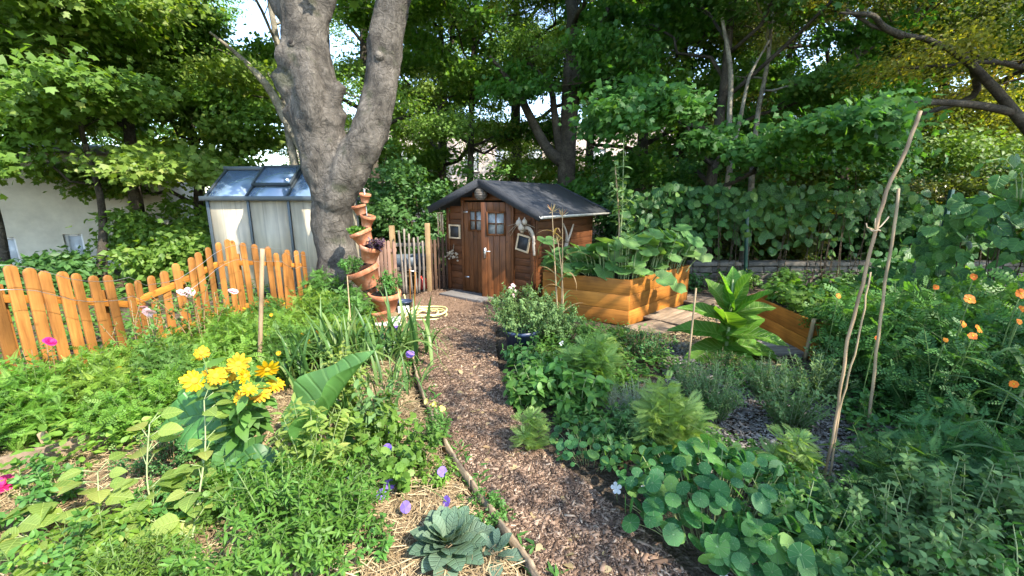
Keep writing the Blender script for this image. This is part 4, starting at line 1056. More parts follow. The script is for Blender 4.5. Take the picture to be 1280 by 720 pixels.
# roof
mb = MB(); ov, of, ob_ = .24, .22, .18
rA = np.array([FW / 2, -of, HR + .04]); dz = .0
for sg, zl in ((-1, HE - .0), (1, HE - .07)):
    ue = FW / 2 + sg * (FW / 2 + ov); 
    v = [(FW / 2, -of, HR + .05), (ue, -of, zl - .0), (ue, FD + ob_, zl), (FW / 2, FD + ob_, HR + .05)]; v2 = [(a, b, c - .05) for a, b, c in v]
    n_ = 14; P0, P1 = np.array(v[0]), np.array(v[1]); 
    f_ = [(0, 1, 2, 3), (7, 6, 5, 4), (0, 4, 5, 1), (1, 5, 6, 2), (2, 6, 7, 3)]
    if sg < 0: f_ = [t_[::-1] for t_ in f_]
    mb.faces(v + v2, f_)
    # barge board wrapped in felt, front edge
    for yy in (-of - .012, FD + ob_ + .012):
        a, b = np.array([FW / 2, yy, HR + .0]), np.array([ue, yy, zl - .05]); mb.box((a + b) / 2 + [0, 0, .005], (.024, np.linalg.norm(b - a) + (.02 if sg > 0 else -.012), .125), axes_dir(b - a))
mb.build('roof', M['felt'], shed)
g = MB(); ue = FW / 2 + (FW / 2 + ov) + .035
th = np.linspace(PI, 2 * PI, 8); sec = [(.042 * math.cos(t_), .042 * math.sin(t_)) for t_ in th] + [(.034 * math.cos(t_), .034 * math.sin(t_)) for t_ in th[::-1]]
v = [(ue + a, yy, HE - .10 + b) for yy in (-of - .03, FD + ob_ + .03) for a, b in sec]; n_ = len(sec)
g.faces(v, [(j, (j + 1) % n_, n_ + (j + 1) % n_, n_ + j) for j in range(n_)] + [tuple(range(n_))[::-1], tuple(range(n_, 2 * n_))]); g.build('gutter', M['gutter'], shed)
def sp(u, w_, z): return S0 + SU * u + SW * w_ + np.array([0, 0, z])
# hung on the shed
M['slate'] = plain('chalkboard_slate', (.015, .017, .02), .6, c2=(.04, .042, .045)); M['palewood'] = wood('pale_pine', (.55, .42, .27), (.38, .27, .16), (10, 10, 3), .6, .1, knots=False)
def board(label, u, z, w_, h_, tilt):
    root = thing('chalkboard', label, 'chalkboard', sp(u, -.035, z), sang); root.rotation_euler = (0, tilt, sang)
    f = MB(); t_ = .028
    for c, s_ in [((-w_ / 2 + t_ / 2, 0), (t_, h_)), ((w_ / 2 - t_ / 2, 0), (t_, h_)), ((0, h_ / 2 - t_ / 2), (w_ - 2 * t_, t_)), ((0, -h_ / 2 + t_ / 2), (w_ - 2 * t_, t_))]: f.box((c[0], 0, c[1]), (s_[0], .03, s_[1]))
    f.build('frame', M['palewood'], root, bevel=.003); s_ = MB(); s_.box((0, .004, 0), (w_ - .05, .01, h_ - .05)); s_.build('slate', M['slate'], root)
board('small framed chalkboard hanging straight left of the shed doors', .21, 1.10, .27, .25, 0)
board('framed chalkboard hanging tilted right of the shed doors', 1.70, .98, .25, .27, R(12))
# wind chime
root = thing('wind_chime', 'pale wind chime hanging under the left shed eave', 'wind chime', sp(-.08, -.1, 1.02))
mb = MB(); mb.lathe([(0, .42), (.06, .42), (.06, .40), (0, .40)], 14); mb.tube([(0, 0, .42), (0, 0, .53)], .003, 5); mb.build('top_disc', M['palewood'], root)
for i in range(5):
    a = i * 2 * PI / 5; mb = MB(); mb.tube([(.045 * math.cos(a), .045 * math.sin(a), .395), (.045 * math.cos(a), .045 * math.sin(a), .02 + .06 * (i % 3))], .012, 8); mb.build('tube', M['palewood'], root)
# nest basket at the gable
root = thing('nest_basket', 'round wicker nest pouch hanging under the shed gable', 'nest box', sp(FW / 2, -.17, 1.66))
mb = MB()
for i in range(9):
    z = .01 + i * .024; rr = .085 * math.sin(PI * (.18 + .72 * i / 8)) + .012; a = np.linspace(0, 2 * PI, 18)
    mb.tube(np.stack([rr * np.cos(a), rr * np.sin(a), z + .004 * np.sin(a * 5)], 1), .014, 5, cap=False)
mb.build('basket', M['greywood'], root, smooth=True); mb = MB(); mb.tube([(0, 0, .18), (0, .02, .30)], .005, 5); mb.build('hanger', M['greywood'], root)
# dried wreath of seed heads on the left wall
root = thing('dried_bunch', 'bunch of dried brown seed heads hung low left of the doors', 'dried flowers', sp(.17, -.05, .68), sang)
mb = MB()
for i in range(30):
    p = np.array([rng.normal(0, .075), -.02 - abs(rng.normal(0, .025)), rng.normal(0, .045)]); mb.lathe([(0, -.022), (.018, -.012), (.024, 0), (.018, .012), (0, .022)], 7, Matrix.Translation(Vector(p)))
mb.build('seed_head', M['deadwood'], root, smooth=True); mb = MB(); mb.tube([(0, 0, 0), (.02, .005, .2)], .005, 5); mb.build('stem', M['deadwood'], root)
# driftwood and dried things on the right
M['driftwood'] = plain('pale_driftwood', (.50, .43, .35), .85, nscale=20, c2=(.34, .27, .2))
o = stick('driftwood', 'curved pale driftwood hook on the right front corner of the shed', 'driftwood', [sp(1.93, -.06, .80), sp(1.93, -.08, 1.05), sp(1.90, -.1, 1.20), sp(1.78, -.09, 1.24), sp(1.70, -.08, 1.16)], .02, .032, 'driftwood', wob=.003)
root = thing('dried_bunch', 'bunch of dried twigs and gourds under the right front eave', 'dried flowers', sp(1.72, -.08, 1.28), sang)
mb = MB()
for i in range(14):
    a = rng.uniform(-1.2, 1.2); mb.tube(bez((0, 0, .05), (.1 * a, -.04, 0), (.22 * a, -.03, -.12 + rng.normal(0, .06)), 5), .005, 4)
mb.build('twig', M['deadwood'], root); mb = MB()
for p, rr in [((-.02, -.07, .02), .055), ((.09, -.08, .04), .045), ((.03, -.09, -.05), .05)]: mb.lathe([(0, -rr), (rr * .7, -rr * .7), (rr, 0), (rr * .75, rr * .7), (rr * .3, rr * 1.1), (.006, rr * 1.7), (0, rr * 1.7)], 14, Matrix.Translation(Vector(p)))
mb.build('gourd', M['driftwood'], root, smooth=True)
# antler-like forked branch on the side wall
root = thing('antler', 'pale forked antler mounted on the long shed side wall', 'antler', sp(FW + .05, .95, .92), sang)
mb = MB(); mb.tube(smoothpath([(0, 0, 0), (.03, -.06, .18), (.02, -.17, .34)], 8), np.linspace(.03, .012, 8), 8); mb.tube(smoothpath([(0, 0, 0), (.03, .08, .16), (.02, .20, .32)], 8), np.linspace(.03, .012, 8), 8); mb.tube([(-.03, 0, -.12), (0, 0, 0)], [.03, .04], 8); mb.build('antler', M['driftwood'], root, smooth=True)
# doorstep slab
o = MB(); o.box((0, 0, .03), (.95, .42, .06), None, None, .004); ob = o.build('doorstep', M['stone'], None, bevel=.01); ob.location = sp(.72, -.30, .0); ob.rotation_euler = (0, 0, sang); tag(ob, 'flat dark stone slab lying before the shed doors', 'doorstep')

# ================================================================== gate and stick fence beside the shed
M['darkfence'] = wood('dark_brown_pickets', (.075, .042, .025), (.035, .02, .013), (24, 24, 2), .7, .3, .4)
M['pinkfence'] = wood('faded_pinkish_pickets', (.21, .125, .09), (.12, .07, .05), (24, 24, 2), .8, .2, .4)
M['tanpost'] = wood('tan_square_post', (.30, .20, .10), (.19, .12, .055), (14, 14, 2), .65, .1)
def panel(name, label, cat, pxs, ytop, ybase, depths, hw, mat, railz, group=None, rounded=True):
    pts = []
    for i, px in enumerate(pxs):
        dd = depths[0] + (depths[1] - depths[0]) * i / max(1, len(pxs) - 1); t = D(px, ytop(i), dd); pts.append(t)
    o0 = pts[0] * [1, 1, 0]; root = thing(name, label, cat, o0, group=group); tdir = nrm((pts[-1] - pts[0]) * [1, 1, 0]); nr = np.array([tdir[1], -tdir[0], 0])
    for p in pts:
        m_ = MB(); b_ = p * [1, 1, 0] - o0
        if rounded == 'stick':
            m_.tube(smoothpath([b_ + tdir * rng.normal(0, .03), b_ + [0, 0, p[2] * .5] + tdir * rng.normal(0, .02), b_ + [0, 0, p[2]]], 8), np.linspace(hw, hw * .8, 8), 7); m_.build('stick', M[mat], root, smooth=True)
        else:
            out = [(-hw, .04), (hw, .04), (hw, p[2] - hw * .9), (hw * .5, p[2] - hw * .1), (0, p[2]), (-hw * .5, p[2] - hw * .1), (-hw, p[2] - hw * .9)]; n_ = len(out)
            v = [b_ + tdir * a + nr * s_ * .01 + [0, 0, z] for s_ in (1, -1) for a, z in out]
            m_.faces(v, [tuple(range(n_)), tuple(range(2 * n_ - 1, n_ - 1, -1))] + [(j, n_ + j, n_ + (j + 1) % n_, (j + 1) % n_) for j in range(n_)]); m_.build('picket', M[mat], root, bevel=.003)
    Lp = np.linalg.norm(pts[-1] - pts[0]) + .1
    for z in railz:
        m_ = MB(); m_.box((pts[0] + pts[-1]) / 2 * [1, 1, 0] - o0 - nr * (.035 if rounded != 'stick' else .055) + [0, 0, z], (.035, Lp, .06), axes_dir(tdir)); m_.build('rail', M[mat], root, bevel=.004)
    return root
panel('picket_fence', 'dark brown pointed picket panel against the left side of the shed', 'fence', [538, 543, 548, 553, 558, 563], lambda i: 299 - i * 1.6 + (i % 2) * 2, 0, (7.45, 7.75), .028, 'darkfence', (.25, .85))
panel('stick_gate', 'rustic gate of weathered grey sticks between two tan posts', 'gate', [498, 505, 511, 517, 522, 528], lambda i: [288, 286, 292, 297, 296, 301][i], 0, (7.3, 7.4), .022, 'greywood', (.45, .88), rounded='stick')
panel('picket_fence', 'short faded pinkish picket panel behind the terracotta tower', 'fence', [470, 475, 480, 485, 492], lambda i: 297 + i * 1.2, 0, (7.0, 7.2), .03, 'pinkfence', (.3, .8))
for px, py, lab in [(489.5, 282, 'square tan post at the left of the stick gate'), (534, 279, 'square tan post between stick gate and dark pickets')]:
    t = D(px, py, 7.45); m_ = MB(); m_.box((0, 0, t[2] / 2), (.085, .085, t[2])); o = m_.build('gate_post', M['tanpost'], None, bevel=.006); o.location = (t[0], t[1] - .0, 0); tag(o, lab, 'post', 'tan posts of the stick gate')
# wheelbarrow and a red can half seen behind the gate
M['galv'] = plain('galvanised_tray', (.10, .125, .15), .6, metal=.4, nscale=6); M['red'] = plain('red_plastic', (.45, .03, .02), .4); M['rubber'] = plain('black_rubber', (.02, .02, .02), .8)
c = D(512, 360, 8.1); root = thing('wheelbarrow', 'grey metal wheelbarrow parked behind the stick gate', 'wheelbarrow', (c[0], 8.2, 0), .3)
mb = MB(); lo_ = [(-.25, -.18), (.3, -.15), (.3, .15), (-.25, .18)]; hi_ = [(-.42, -.3), (.5, -.26), (.5, .26), (-.42, .3)]
v = [(*p, .3) for p in lo_] + [(*p, .58) for p in hi_] + [(p[0] * .96, p[1] * .96, .575) for p in hi_] + [(p[0] * .95, p[1] * .95, .315) for p in lo_]
mb.faces(v, [(3, 2, 1, 0)] + [(j, (j + 1) % 4, 4 + (j + 1) % 4, 4 + j) for j in range(4)] + [(4 + j, 4 + (j + 1) % 4, 8 + (j + 1) % 4, 8 + j) for j in range(4)] + [(8 + j, 8 + (j + 1) % 4, 12 + (j + 1) % 4, 12 + j) for j in range(4)] + [(12, 13, 14, 15)])
mb.build('tray', M['galv'], root)
for s_ in (-1, 1): mb = MB(); mb.tube([(.62, s_ * .05, .2), (.1, s_ * .2, .28), (-.95, s_ * .27, .55)], .016, 7); mb.tube([(-.3, s_ * .22, .38), (-.38, s_ * .22, .01)], .014, 6); mb.build('handle', M['steel'], root)
mb = MB(); a = np.linspace(0, 2 * PI, 25); mb.tube(np.stack([.62 + .15 * np.cos(a), 0 * a, .19 + .15 * np.sin(a)], 1), .04, 8, cap=False); mb.tube([(.62, -.06, .19), (.62, .06, .19)], .03, 8); mb.build('wheel', M['rubber'], root, smooth=True)
c = G(527, 358, .0); root = thing('red_can', 'small red can on the ground behind the stick gate', 'can', (D(527, 352, 7.75)[0], 7.75, 0)); mb = MB(); mb.lathe([(0, 0), (.08, 0), (.085, .01), (.085, .19), (.05, .22), (.03, .22), (.03, .25), (0, .25)], 16); mb.build('can_body', M['red'], root, smooth=True)

# ================================================================== raised beds
def planks_bed(label, corners, H_, nplank, mat='orange_h', soil_drop=.07, z0=0):
    P_ = [np.array(c, float) for c in corners]; o0 = np.array([*P_[0], z0]); root = thing('raised_bed', label, 'raised bed', o0); n_ = len(P_)
    ph = H_ / nplank
    for i in range(n_):
        a, b = P_[i], P_[(i + 1) % n_]; d = b - a; L_ = np.linalg.norm(d); d = d / L_; nr = np.array([d[1], -d[0]])
        for k in range(nplank):
            m_ = MB(); c = (a + b) / 2 - P_[0] - nr * (.014 + .0015 * (k % 2)); m_.box((c[0], c[1], ph * (k + .5)), (.028, L_ - (.03 if i % 2 else -.0), ph - .004), axes_dir([d[0], d[1], 0])); m_.build('plank', M[mat], root, bevel=.003)
        pc = a - P_[0]; inn = nrm((P_[i - 1] - a) / np.linalg.norm(P_[i - 1] - a) + (b - a) / L_)
        m_ = MB(); q = pc + inn * .075; m_.box((q[0], q[1], H_ / 2 - .01), (.06, .06, H_ - .02), axes_z(math.atan2(d[1], d[0]))); m_.build('corner_post', M['orange'], root, bevel=.004)
    cen = sum(P_) / n_; m_ = MB(); v = [(*((p - cen) * .95 + cen - P_[0]), H_ - soil_drop) for p in P_] + [(*(cen - P_[0]), H_ - soil_drop + .06)]
    m_.faces(v, [(j, (j + 1) % n_, n_) for j in range(n_)]); m_.build('soil', M['potsoil'], root)
    return root
A0 = np.array([1.55, 5.34]); d1 = nrm(np.array([.86, -.51])); d2 = nrm(np.array([.71, .70]))
BED = [A0 - d1 * 1.28, A0, A0 + d2 * 1.85, A0 - d1 * 1.28 + d2 * 1.85]
planks_bed('large orange raised bed overflowing with squash leaves beside the shed', BED, .63, 3)
B0 = G(992, 440)[:2]; BED2 = [np.array(q) for q in ((3.2, 5.45), (3.13, 4.12), (4.55, 4.05), (4.65, 5.5))]
planks_bed('lower orange raised bed of strawberry plants behind the tobacco plant', BED2, .42, 2)
# timber slabs laid between the beds
M['deck'] = wood('weathered_deck', (.22, .16, .11), (.12, .085, .055), (3, 30, 30), .85, .2, .5)
M['deckgrey'] = wood('grooved_grey_deck', (.24, .21, .18), (.13, .11, .09), (3, 40, 30), .85, .2, .6)
def slab(label, px, py, w_, l_, ang, mat, nb_):
    c = G(px, py); root = thing('deck_tile', label, 'deck tile', c, ang, 'timber deck tiles between the raised beds'); m_ = MB()
    for i in range(nb_): m_.box((0, -w_ / 2 + w_ * (i + .5) / nb_, .045), (l_, w_ / nb_ - .006, .025))
    for x_ in (-l_ * .4, 0, l_ * .4): m_.box((x_, 0, .016), (.05, w_, .031))
    m_.build('slat', M[mat], root, bevel=.003)
slab('brown deck tile beside the foot of the large raised bed', 838, 398, .62, .75, .75, 'deck', 7)
slab('brown deck tile farther along the large raised bed', 872, 378, .55, .6, .75, 'deck', 6)
slab('pale deck tile nearest the sunlit bed corner', 815, 414, .45, .6, .55, 'deck', 5)
slab('grey grooved deck tile in front of the strawberry bed', 946, 440, .42, .85, .06, 'deckgrey', 9)

# ================================================================== low stone wall, vine fence posts
M['wallstone'] = plain('old_stone_wall', (.085, .075, .06), .95, nscale=12, c2=(.17, .15, .125), bump=.9, bscale=30, rv=.25)
c0 = D(860, 350, 8.1); root = thing('stone_wall', 'low old stone wall with a flat coping under the vine hedge', 'wall', (c0[0], 8.1, 0)); mb = MB()
L_ = 6.4; x = 0
for row in range(3):
    x = -.1 * row
    while x < L_:
        l_ = rng.uniform(.22, .5); mb.box((x + l_ / 2, rng.normal(0, .008), .07 + row * .135), (l_ - .012, .25, .125), None, None, .006); x += l_
mb.build('stone', M['wallstone'], root, bevel=.012); mb = MB(); x = 0
while x < L_:
    l_ = rng.uniform(.6, 1.0); mb.box((x + l_ / 2, 0, .445), (l_ - .008, .34, .07), None, None, .004); x += l_
mb.build('coping', M['wallstone'], root, bevel=.01)
M['greenpost'] = plain('dark_green_metal', (.012, .05, .035), .45, var=.1)
for a, b, d, lab in [((932, 340), (934, 262), 7.8, 'upright dark green fence post in the vine hedge'), ((1166, 345), (1190, 237), 6.6, 'dark green metal post leaning right beside the vine mound')]:
    t, q = D(*b, d), D(*a, d); q = t + (q - t) * (t[2] / max(.01, (t[2] - q[2]))) if q[2] < t[2] else q
    m_ = MB(); m_.box((t - q) / 2 * [1, 1, 1], (.05, np.linalg.norm(t - q), .05), axes_dir(t - q)); o = m_.build('fence_post', M['greenpost'], None, bevel=.004); o.location = q; tag(o, lab, 'post')
# ================================================================== tall sticks on the right
b = G(1028, 612); t = D(1150, 138, 2.35)
stick('tall_stick', 'tall crooked brown stick leaning right, topmost of the stake trio', 'stick', [b, D(1046, 520, 2.2), D(1056, 440, 2.2), D(1080, 350, 2.25), D(1104, 245, 2.3), D(1128, 200, 2.33), t], .0075, .0095, 'stakebrown', wob=.002)
b = G(1034, 612); stick('tall_stick', 'thin pale cane tied to the foot of the crooked stick', 'stick', [b, D(1052, 500, 2.22), D(1072, 430, 2.24), D(1088, 340, 2.28)], .006, .0045, 'bamboo', wob=.002)
b = G(1084, 548); stick('tall_stick', 'shorter straight stick crossing behind the crooked stick', 'stick', [b, D(1100, 400, 2.75), D(1124, 236, 2.85)], .010, .009, 'bamboo', wob=.002)
stick('garden_stake', 'stubby split stake before the strawberry bed corner', 'stake', [G(1006, 450), D(1018, 398, 4.1)], .02, .022, 'bamboo')
root = thing('string_tie', 'pale string knotted round the crossing sticks', 'string', D(1094, 288, 2.27)); mb = MB()
for i in range(5): a = rng.normal(0, 1, 3); mb.tube([(0, 0, 0), nrm(a) * .04, nrm(a) * rng.uniform(.04, .10) + [0, 0, .02]], .003, 4)
a = np.linspace(0, 2 * PI, 12); mb.tube(np.stack([.022 * np.cos(a), .022 * np.sin(a), .004 * np.sin(3 * a)], 1), .004, 5); mb.build('knot', M['palewood'], root)
# edging boards down the left of the path
M['edge'] = wood('weathered_edging', (.32, .24, .155), (.15, .105, .065), (6, 6, 30), .85, .2, .5)
ed = smoothpath(PL, 61); eg = ['nearest', 'second', 'third', 'fourth', 'farthest']
for s_ in range(5):
    seg = ed[s_ * 12:s_ * 12 + 13]; o0 = np.array([*seg[0], 0]); tn = nrm(np.gradient(seg, axis=0)); nr = np.stack([tn[:, 1], -tn[:, 0]], 1)
    q = np.linspace(0, 12, 40); cx_ = np.stack([np.interp(q, range(13), seg[:, k]) for k in (0, 1)], 1); nx_ = np.stack([np.interp(q, range(13), nr[:, k]) for k in (0, 1)], 1)
    top = .095 + .004 * np.sin(q * 2.3 + s_) + rng.normal(0, .004, 40); wv = .003 * np.sin(q * 1.7)
    L_ = np.column_stack([cx_ - nx_ * .010 + nx_ * wv[:, None], top]); R_ = np.column_stack([cx_ + nx_ * .006 + nx_ * wv[:, None], top - .004]); LB_, RB_ = L_.copy(), R_.copy(); LB_[:, 2] = -.03; RB_[:, 2] = -.03
    v = np.concatenate([L_, R_, RB_, LB_]) - o0; n_ = 40; f = []
    for i in range(39):
        for r0 in range(4): r1 = (r0 + 1) % 4; f.append((r0 * n_ + i, r0 * n_ + i + 1, r1 * n_ + i + 1, r1 * n_ + i))
    f += [(0, n_, 2 * n_, 3 * n_), (n_ - 1, 4 * n_ - 1, 3 * n_ - 1, 2 * n_ - 1)]
    m_ = MB(); m_.faces(v, f); o = m_.build('edging_board', M['edge']); o.location = o0; tag(o, f'weathered path edging board, {eg[s_]} along the path', 'edging board', 'edging boards along the path')
# timber kerb of the far left bed
pts = [G(-60, 640), G(0, 612), G(120, 577), G(200, 560), G(290, 545)]
for i, lab in enumerate(['timber edging plank at the left frame edge by the magenta bloom', 'timber edging plank left of the little upright stake', 'timber edging plank under the little upright stake', 'timber edging plank ending behind the giant leaf']):
    a, b_ = pts[i] + [0, 0, .13], pts[i + 1] + [0, 0, .13]; m_ = MB(); m_.box((b_ - a) / 2, (.03, np.linalg.norm(b_ - a) - .01, .13), axes_dir(b_ - a)); o = m_.build('edging_plank', M['deck'], None, bevel=.004); o.location = a; tag(o, lab, 'plank', 'timber planks edging the left bed')
m_ = MB(); m_.box((0, 0, .1), (.035, .03, .22)); o = m_.build('garden_stake', M['stakebrown'], None, bevel=.003); o.location = G(70, 577, .06); o.rotation_euler = (0, -.15, .4); tag(o, 'little flat wooden stake by the left edging plank', 'stake')
# ================================================================== plant materials
M['stem'] = plain('green_stem', (.10, .16, .045), .6, var=.2)
M['palestem'] = plain('pale_green_stem', (.22, .27, .12), .6, var=.2)
M['brownstem'] = plain('brownish_stalk', (.22, .15, .08), .6, var=.3, nscale=5)
LM = leafmat
M['l_bright'] = LM('bright_feathery_leaf', (.085, .19, .025), (.15, .29, .04), (.22, .32, .06), .45)
M['l_feather'] = LM('feathery_pale_leaf', (.18, .31, .08), (.26, .40, .12), None, .45)
M['l_mid'] = LM('mid_green_leaf', (.055, .15, .03), (.10, .23, .045), None, .4)
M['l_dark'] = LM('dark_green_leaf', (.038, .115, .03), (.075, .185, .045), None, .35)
M['l_pale'] = LM('pale_yellow_green_leaf', (.12, .22, .04), (.20, .30, .07), (.30, .32, .08), .48, veins='pinnate', vscale=7)
M['l_grey'] = LM('silver_grey_leaf', (.16, .20, .16), (.28, .33, .28), None, .3, .7)
M['l_greygreen'] = LM('grey_green_felted_leaf', (.07, .13, .085), (.13, .20, .13), None, .25, .8, veins='pinnate', vscale=6, vcol=(.2, .28, .2), vmix=.2)
M['l_sage'] = LM('sage_green_leaf', (.075, .16, .05), (.14, .25, .085), None, .35, .65)
M['l_nast'] = LM('nasturtium_leaf', (.03, .12, .035), (.065, .185, .048), (.15, .26, .055), .42, .6, veins='radial', vscale=9, vcol=(.24, .38, .20), vmix=.6)
M['l_squash'] = LM('squash_leaf', (.07, .18, .05), (.13, .26, .075), (.18, .30, .09), .42, .5, veins='radial', vscale=9, vcol=(.24, .33, .17))
M['l_tobacco'] = LM('tobacco_leaf', (.06, .17, .02), (.10, .24, .03), None, .48, .42, veins='pinnate', vscale=11, vcol=(.24, .36, .10))
M['l_giant'] = LM('giant_leaf', (.05, .155, .045), (.085, .22, .05), None, .42, .42, veins='pinnate', vscale=8, vcol=(.16, .30, .09), spec=.4, vmix=.22)
M['l_strap'] = LM('strap_leaf', (.045, .115, .03), (.10, .19, .05), (.18, .25, .08), .35, .4)
M['l_vine'] = LM('vine_leaf', (.028, .10, .03), (.062, .17, .04), (.13, .24, .05), .42, .45, veins='pinnate', vscale=6)
M['l_purple'] = LM('purple_leaf', (.03, .018, .03), (.07, .035, .06), None, .2)
M['l_corn'] = LM('corn_leaf', (.06, .13, .04), (.11, .19, .06), None, .35, .5)
M['l_dry'] = LM('dry_leaf', (.30, .22, .10), (.42, .34, .18), (.42, .12, .05), .3, .7)
M['l_fine'] = LM('fine_green_leaf', (.06, .15, .022), (.11, .22, .035), (.16, .26, .05), .45)
def petal(name, c, c2, tr=.3): return leafmat(name, c, c2, None, tr, .6, tint=(1.1, 1.1, 1.0))
M['p_yellow'] = petal('yellow_petal', (.48, .22, .003), (.62, .40, .008)); M['p_orange'] = petal('orange_petal', (.62, .14, .004), (.68, .22, .008))
M['p_violet'] = petal('violet_petal', (.15, .085, .42), (.24, .15, .52)); M['p_white'] = petal('white_petal', (.74, .74, .76), (.84, .84, .86))
M['p_pink'] = petal('pale_pink_petal', (.72, .42, .45), (.80, .62, .62)); M['p_magenta'] = petal('magenta_petal', (.58, .01, .13), (.68, .03, .20))
M['p_lemon'] = petal('lemon_petal', (.72, .68, .12), (.80, .76, .25))
M['disc_brown'] = plain('flower_disc', (.20, .09, .015), .9); M['disc_yellow'] = plain('flower_eye', (.55, .33, .02), .9)

def axes_set(r, n, h, spread, base_r=.05, lean=.5, hvar=.3, upright=1.0, aim=None):
    """n curved stems: arrays of quadratic curve points"""
    a = r.uniform(0, 2 * PI, n); rr = np.sqrt(r.uniform(0, 1, n))
    b = np.stack([np.cos(a) * rr * base_r, np.sin(a) * rr * base_r, np.zeros(n)], 1)
    hh = h * (1 - hvar * r.random(n)) * (1 - .35 * rr ** 2 / max(upright, .2))
    tip = np.stack([np.cos(a) * rr * spread, np.sin(a) * rr * spread, hh], 1) + r.normal(0, .04 * spread, (n, 3))
    mid = b + (tip - b) * [[lean, lean, .6]] + r.normal(0, .05 * h, (n, 3))
    return b, mid, tip
def along(A, idx, t):
    b, m, e = A; t = t[:, None]
    p = (1 - t) ** 2 * b[idx] + 2 * t * (1 - t) * m[idx] + t * t * e[idx]
    d = 2 * (1 - t) * (m[idx] - b[idx]) + 2 * t * (e[idx] - m[idx])
    return p, nrm(d)
def branch_axes(r, A, per, L, ang=.9, t0=.25):
    n = len(A[0]); idx = np.repeat(np.arange(n), per); t = r.uniform(t0, .95, len(idx)); p, d = along(A, idx, t)
    side = nrm(np.cross(d, r.normal(0, 1, d.shape))); dd = nrm(d * (1 - ang * .5) + side * ang + [0, 0, .15])
    ln = L * r.uniform(.5, 1.1, len(idx))[:, None] * (1.15 - .6 * t[:, None])
    return p, p + dd * ln * .5, p + dd * ln + np.array([0, 0, .12]) * ln
def put_leaves(mb, r, A, per, T, L, width=1.0, out=.9, t0=.12, t1=1.0, droop=.0, taper=.4, upn=.5, pairs=False, jit=.0):
    n = len(A[0]); idx = np.repeat(np.arange(n), per); k = len(idx)
    if pairs:
        base = np.tile(np.linspace(t0, t1, per // 2).repeat(2), n); t = np.clip(base + r.normal(0, .01, k), 0, 1)
        ph = np.tile(np.arange(per) // 2 * (PI / 2) + (np.arange(per) % 2) * PI, n) + r.normal(0, .3, k)
    else:
        t = np.clip(np.tile(np.linspace(t0, t1, per), n) + r.normal(0, .03, k), 0, 1); ph = np.tile(np.arange(per) * 2.4, n) + r.uniform(0, 6.28, n).repeat(per) + r.normal(0, .4, k)
    p, d = along(A, idx, t)
    s = nrm(np.cross(d, [[.13, .21, .97]]) + 1e-6); q = np.cross(d, s)
    rad = np.cos(ph)[:, None] * s + np.sin(ph)[:, None] * q
    dirs = nrm(rad * out + d * (1 - out * .6) + r.normal(0, .18, (k, 3)) - [0, 0, droop])
    ups = nrm(d * .5 + [0, 0, upn] + r.normal(0, .3, (k, 3)))
    size = L * (1 - taper * t) * r.uniform(.7, 1.2, k)
    rn = np.clip(.6 * r.random(k) + .4 * t, 0, 1)
    mb.leaves(T, p + r.normal(0, 1, (k, 3)) * jit, dirs, ups, size, width, rn)
def put_stems(mb, A, r0, r1, sides=5, n=6):
    for b, m, e in zip(*A): mb.tube(bez(b, m, e, n), np.linspace(r0, r1, n), sides, cap=False)

def flower_head(mb, disc, p, nrm_, rad, npet, T=None, layers=1, cup=.25, wid=.45, r=rng, dr=.22):
    """rayed flower facing nrm_"""
    nrm_ = nrm(nrm_); s = nrm(np.cross(nrm_, [.3, .5, .81])); q = np.cross(nrm_, s)
    for l in range(layers):
        a = np.arange(npet) * 2 * PI / npet + l * PI / npet + r.normal(0, .06, npet)
        d = nrm(np.cos(a)[:, None] * s + np.sin(a)[:, None] * q + nrm_ * (cup + .35 * l) + r.normal(0, .06, (npet, 3)))
        mb.leaves(T or T_PETAL, np.tile(p, (npet, 1)), d, np.tile(nrm_, (npet, 1)), rad * (1 - .18 * l) * r.uniform(.88, 1.1, npet), wid)
    if disc is not None:
        x = axes_dir(s, nrm_); Mx = Matrix.Identity(4)
        for i_ in range(3):
            Mx[i_][0], Mx[i_][1], Mx[i_][2], Mx[i_][3] = s[i_], q[i_], nrm_[i_], p[i_]
        disc.lathe([(rad * dr * 1.05, 0), (rad * dr, rad * .1), (rad * dr * .6, rad * .19), (0, rad * .21)], 10, Mx)
T_PETAL = T_leaf([(.08, .08), (.35, .3), (.7, .40), (.92, .25), (1, .06)], .15, .12)
T_BROADPETAL = T_leaf([(.05, .12), (.4, .5), (.75, .72), (.95, .5), (1.02, .2)], .1, .15)

